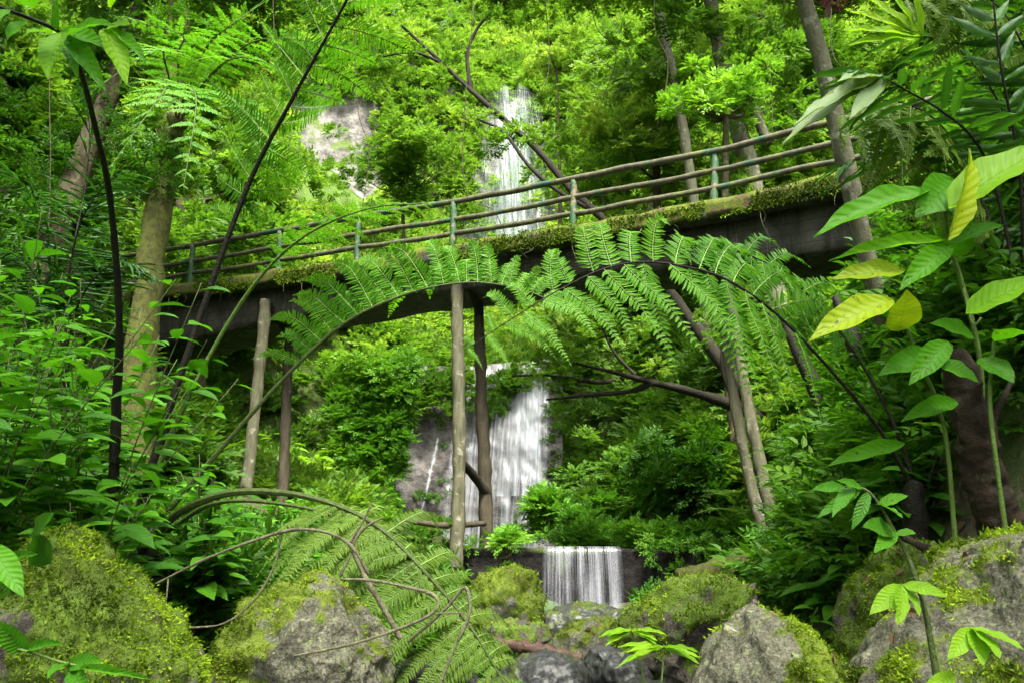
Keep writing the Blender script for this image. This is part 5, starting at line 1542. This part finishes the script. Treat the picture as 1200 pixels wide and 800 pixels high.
for k, (lb, gr, g, spots, tp, h) in enumerate([
        ('broad-leaved herb in the undergrowth of the left bank', 'herbs on the left bank', 'broad', [(-1.7, 7.8), (-2.4, 9.6), (-3.3, 8.2), (-1.9, 10.6), (-3.9, 11.2), (-2.8, 12.6), (-4.9, 14.2), (-1.2, 8.6), (-1.4, 13.2), (-6.5, 16.6), (-3.2, 9.6), (-3.7, 10.0), (-3.4, 10.6), (-4.3, 10.4), (-2.9, 10.2), (-4.0, 9.2), (-3.5, 8.9), (-2.7, 11.0), (-3.1, 11.6), (-4.6, 12.8), (-4.1, 13.6), (-3.6, 12.6), (-6.0, 11.6), (-2.2, 6.3), (-5.1, 9.0)], MED, .8),
        ('lance-leaved herb in the undergrowth of the right bank', 'herbs on the right bank', 'broad', [(3.6, 4.2), (4.2, 4.8), (4.4, 3.6), (5.0, 4.4), (3.2, 7.4), (2.6, 8.0), (3.9, 8.6), (3.0, 9.9), (4.6, 9.2), (3.8, 11.2), (5.0, 10.6), (2.5, 10.3), (4.4, 7.2), (5.3, 8.0), (3.1, 11.8), (3.7, 6.6)], LAN, .75),
        ('small leafy herb among the stones at the stream edge', 'herbs at the stream edge', 'ivy', [(-.15, 8.4), (.05, 8.6), (-.35, 8.2), (.1, 8.0), (-.5, 7.8), (.2, 8.9), (-.3, 8.8), (-.55, 8.6), (-.75, 8.2), (-.05, 7.7)], LAN, .5)]):
    p0 = plant('leafy_herb', G_(*spots[0]), lb, 'herb', 600 + k, g, 8, h, 9, .2 if k < 2 else .15, 1.0, tp, .6, group=gr)
    for x, y in spots[1:]:
        dup(p0, G_(x, y), rng.uniform(0, 6.28), rng.uniform(.7, 1.3))

# big ferns and broad plants on the slopes around the broad cascade
f0 = fernplant(27, 9, .95, 'ivy')
tag(f0, 'large bright fern on the slope right of the broad cascade', 'fern', 'large ferns right of the cascade'); linkall(f0)
for i, (x, y, k) in enumerate([(2.5, 21.5, 2.0), (3.4, 20.2, 2.2), (4.3, 18.9, 2.0), (3.9, 22.4, 2.3), (5.2, 20.5, 2.2), (3.0, 18.3, 1.5), (5.0, 17.4, 1.7)]):
    gz = G_(x, y)
    if i == 0: f0.location = gz; f0.scale = (k,) * 3
    else: dup(f0, (gz[0], gz[1], gz[2] + .3), rng.uniform(0, 6.28), k, tilt=(rng.normal(0, .15), rng.normal(0, .15)))
p0 = plant('leafy_herb', G_(-5.6, 22.5), 'large pale broad-leaved plant on the slope left of the broad cascade', 'herb', 640, 'lime', 4, 1.5, 7, .62, .8, MED, .5, group='large broad-leaved plants left of the cascade')
for x, y in [(-6.8, 24.2), (-5.0, 25.0), (-7.4, 21.8)]:
    dup(p0, G_(x, y), rng.uniform(0, 6.28), rng.uniform(.8, 1.2))

# fallen leaves on the banks
rg = np.random.default_rng(17)
n = 5000
X = np.where(rg.random(n) < .5, rg.uniform(1.5, 8, n), rg.uniform(-6, -.8, n)); Y = rg.uniform(4, 15, n)
nn_ = hn(X, Y); pos = np.stack([X, Y, hgt(X, Y)], -1) + nn_ * .015
L = rg.uniform(.06, .16, n)
rp, rn = np.array([a for a, _ in REST]), np.array([a for _, a in REST])
pos = np.vstack([pos, rp + rn * .012]); nn_ = np.vstack([nn_, rn]); n = len(pos); L = np.concatenate([L, rg.uniform(.03, .08, len(rp))])
b = MB().inst(L2, pos, frames(np.cross(nn_, rg.normal(0, 1, (n, 3))), nn_ + rg.normal(0, .3, (n, 3))), np.stack([L, L, L], -1), rg.random(n))
single('fallen_leaves', b, G['litter'], (2, 9, 1), 'brown dead leaves scattered over the soil and boulders', 'leaf litter', kind='stuff')

# ------------------------------------------------------------------ light, sky, camera
SUN_EL, SUN_AZ = 61.0, 162.0   # azimuth measured from +Y (away from the camera) towards +X
w = bpy.data.worlds.new('World'); sc.world = w; w.use_nodes = True
nt = w.node_tree; nt.nodes.clear()
sky = nt.nodes.new('ShaderNodeTexSky'); sky.sky_type = 'NISHITA'; sky.sun_disc = False
sky.sun_elevation = R(SUN_EL); sky.sun_rotation = R(SUN_AZ); sky.air_density = 1.0; sky.dust_density = 4.0; sky.ozone_density = .6
hs = nt.nodes.new('ShaderNodeHueSaturation'); hs.inputs['Saturation'].default_value = .15
bg = nt.nodes.new('ShaderNodeBackground'); bg.inputs[1].default_value = .15
o_ = nt.nodes.new('ShaderNodeOutputWorld')
nt.links.new(sky.outputs[0], hs.inputs['Color']); nt.links.new(hs.outputs[0], bg.inputs[0]); nt.links.new(bg.outputs[0], o_.inputs[0])
sl = bpy.data.lights.new('sun', 'SUN'); sl.energy = 3.0; sl.angle = R(14); sl.color = (1, .95, .84)
so = bpy.data.objects.new('sun', sl); COL.objects.link(so)
dv = Vector((math.cos(R(SUN_EL)) * math.sin(R(SUN_AZ)), math.cos(R(SUN_EL)) * math.cos(R(SUN_AZ)), math.sin(R(SUN_EL))))
so.rotation_euler = dv.to_track_quat('Z', 'Y').to_euler(); so.location = dv * 60

cd = bpy.data.cameras.new('camera'); cd.sensor_width = 36; cd.lens = 36 * F / 1200; cd.clip_end = 600; cd.clip_start = .05
co = bpy.data.objects.new('camera', cd); COL.objects.link(co)
co.location = tuple(EYE); co.rotation_euler = (math.pi / 2 + TH, 0, 0)
sc.camera = co
sc.view_settings.view_transform = 'Standard'; sc.view_settings.look = 'None'
sc.view_settings.exposure = 2.28; sc.view_settings.gamma = 1.0
sc.cycles.max_bounces = 8; sc.cycles.diffuse_bounces = 4; sc.cycles.glossy_bounces = 2; sc.cycles.transmission_bounces = 4; sc.cycles.transparent_max_bounces = 12
sc.cycles.use_denoising = True; sc.cycles.sample_clamp_indirect = 4
sc.cycles.use_adaptive_sampling = True; sc.cycles.adaptive_threshold = .02
print('script', round(time.time() - T0, 1), 'faces', sum(len(m_.polygons) for m_ in bpy.data.meshes))
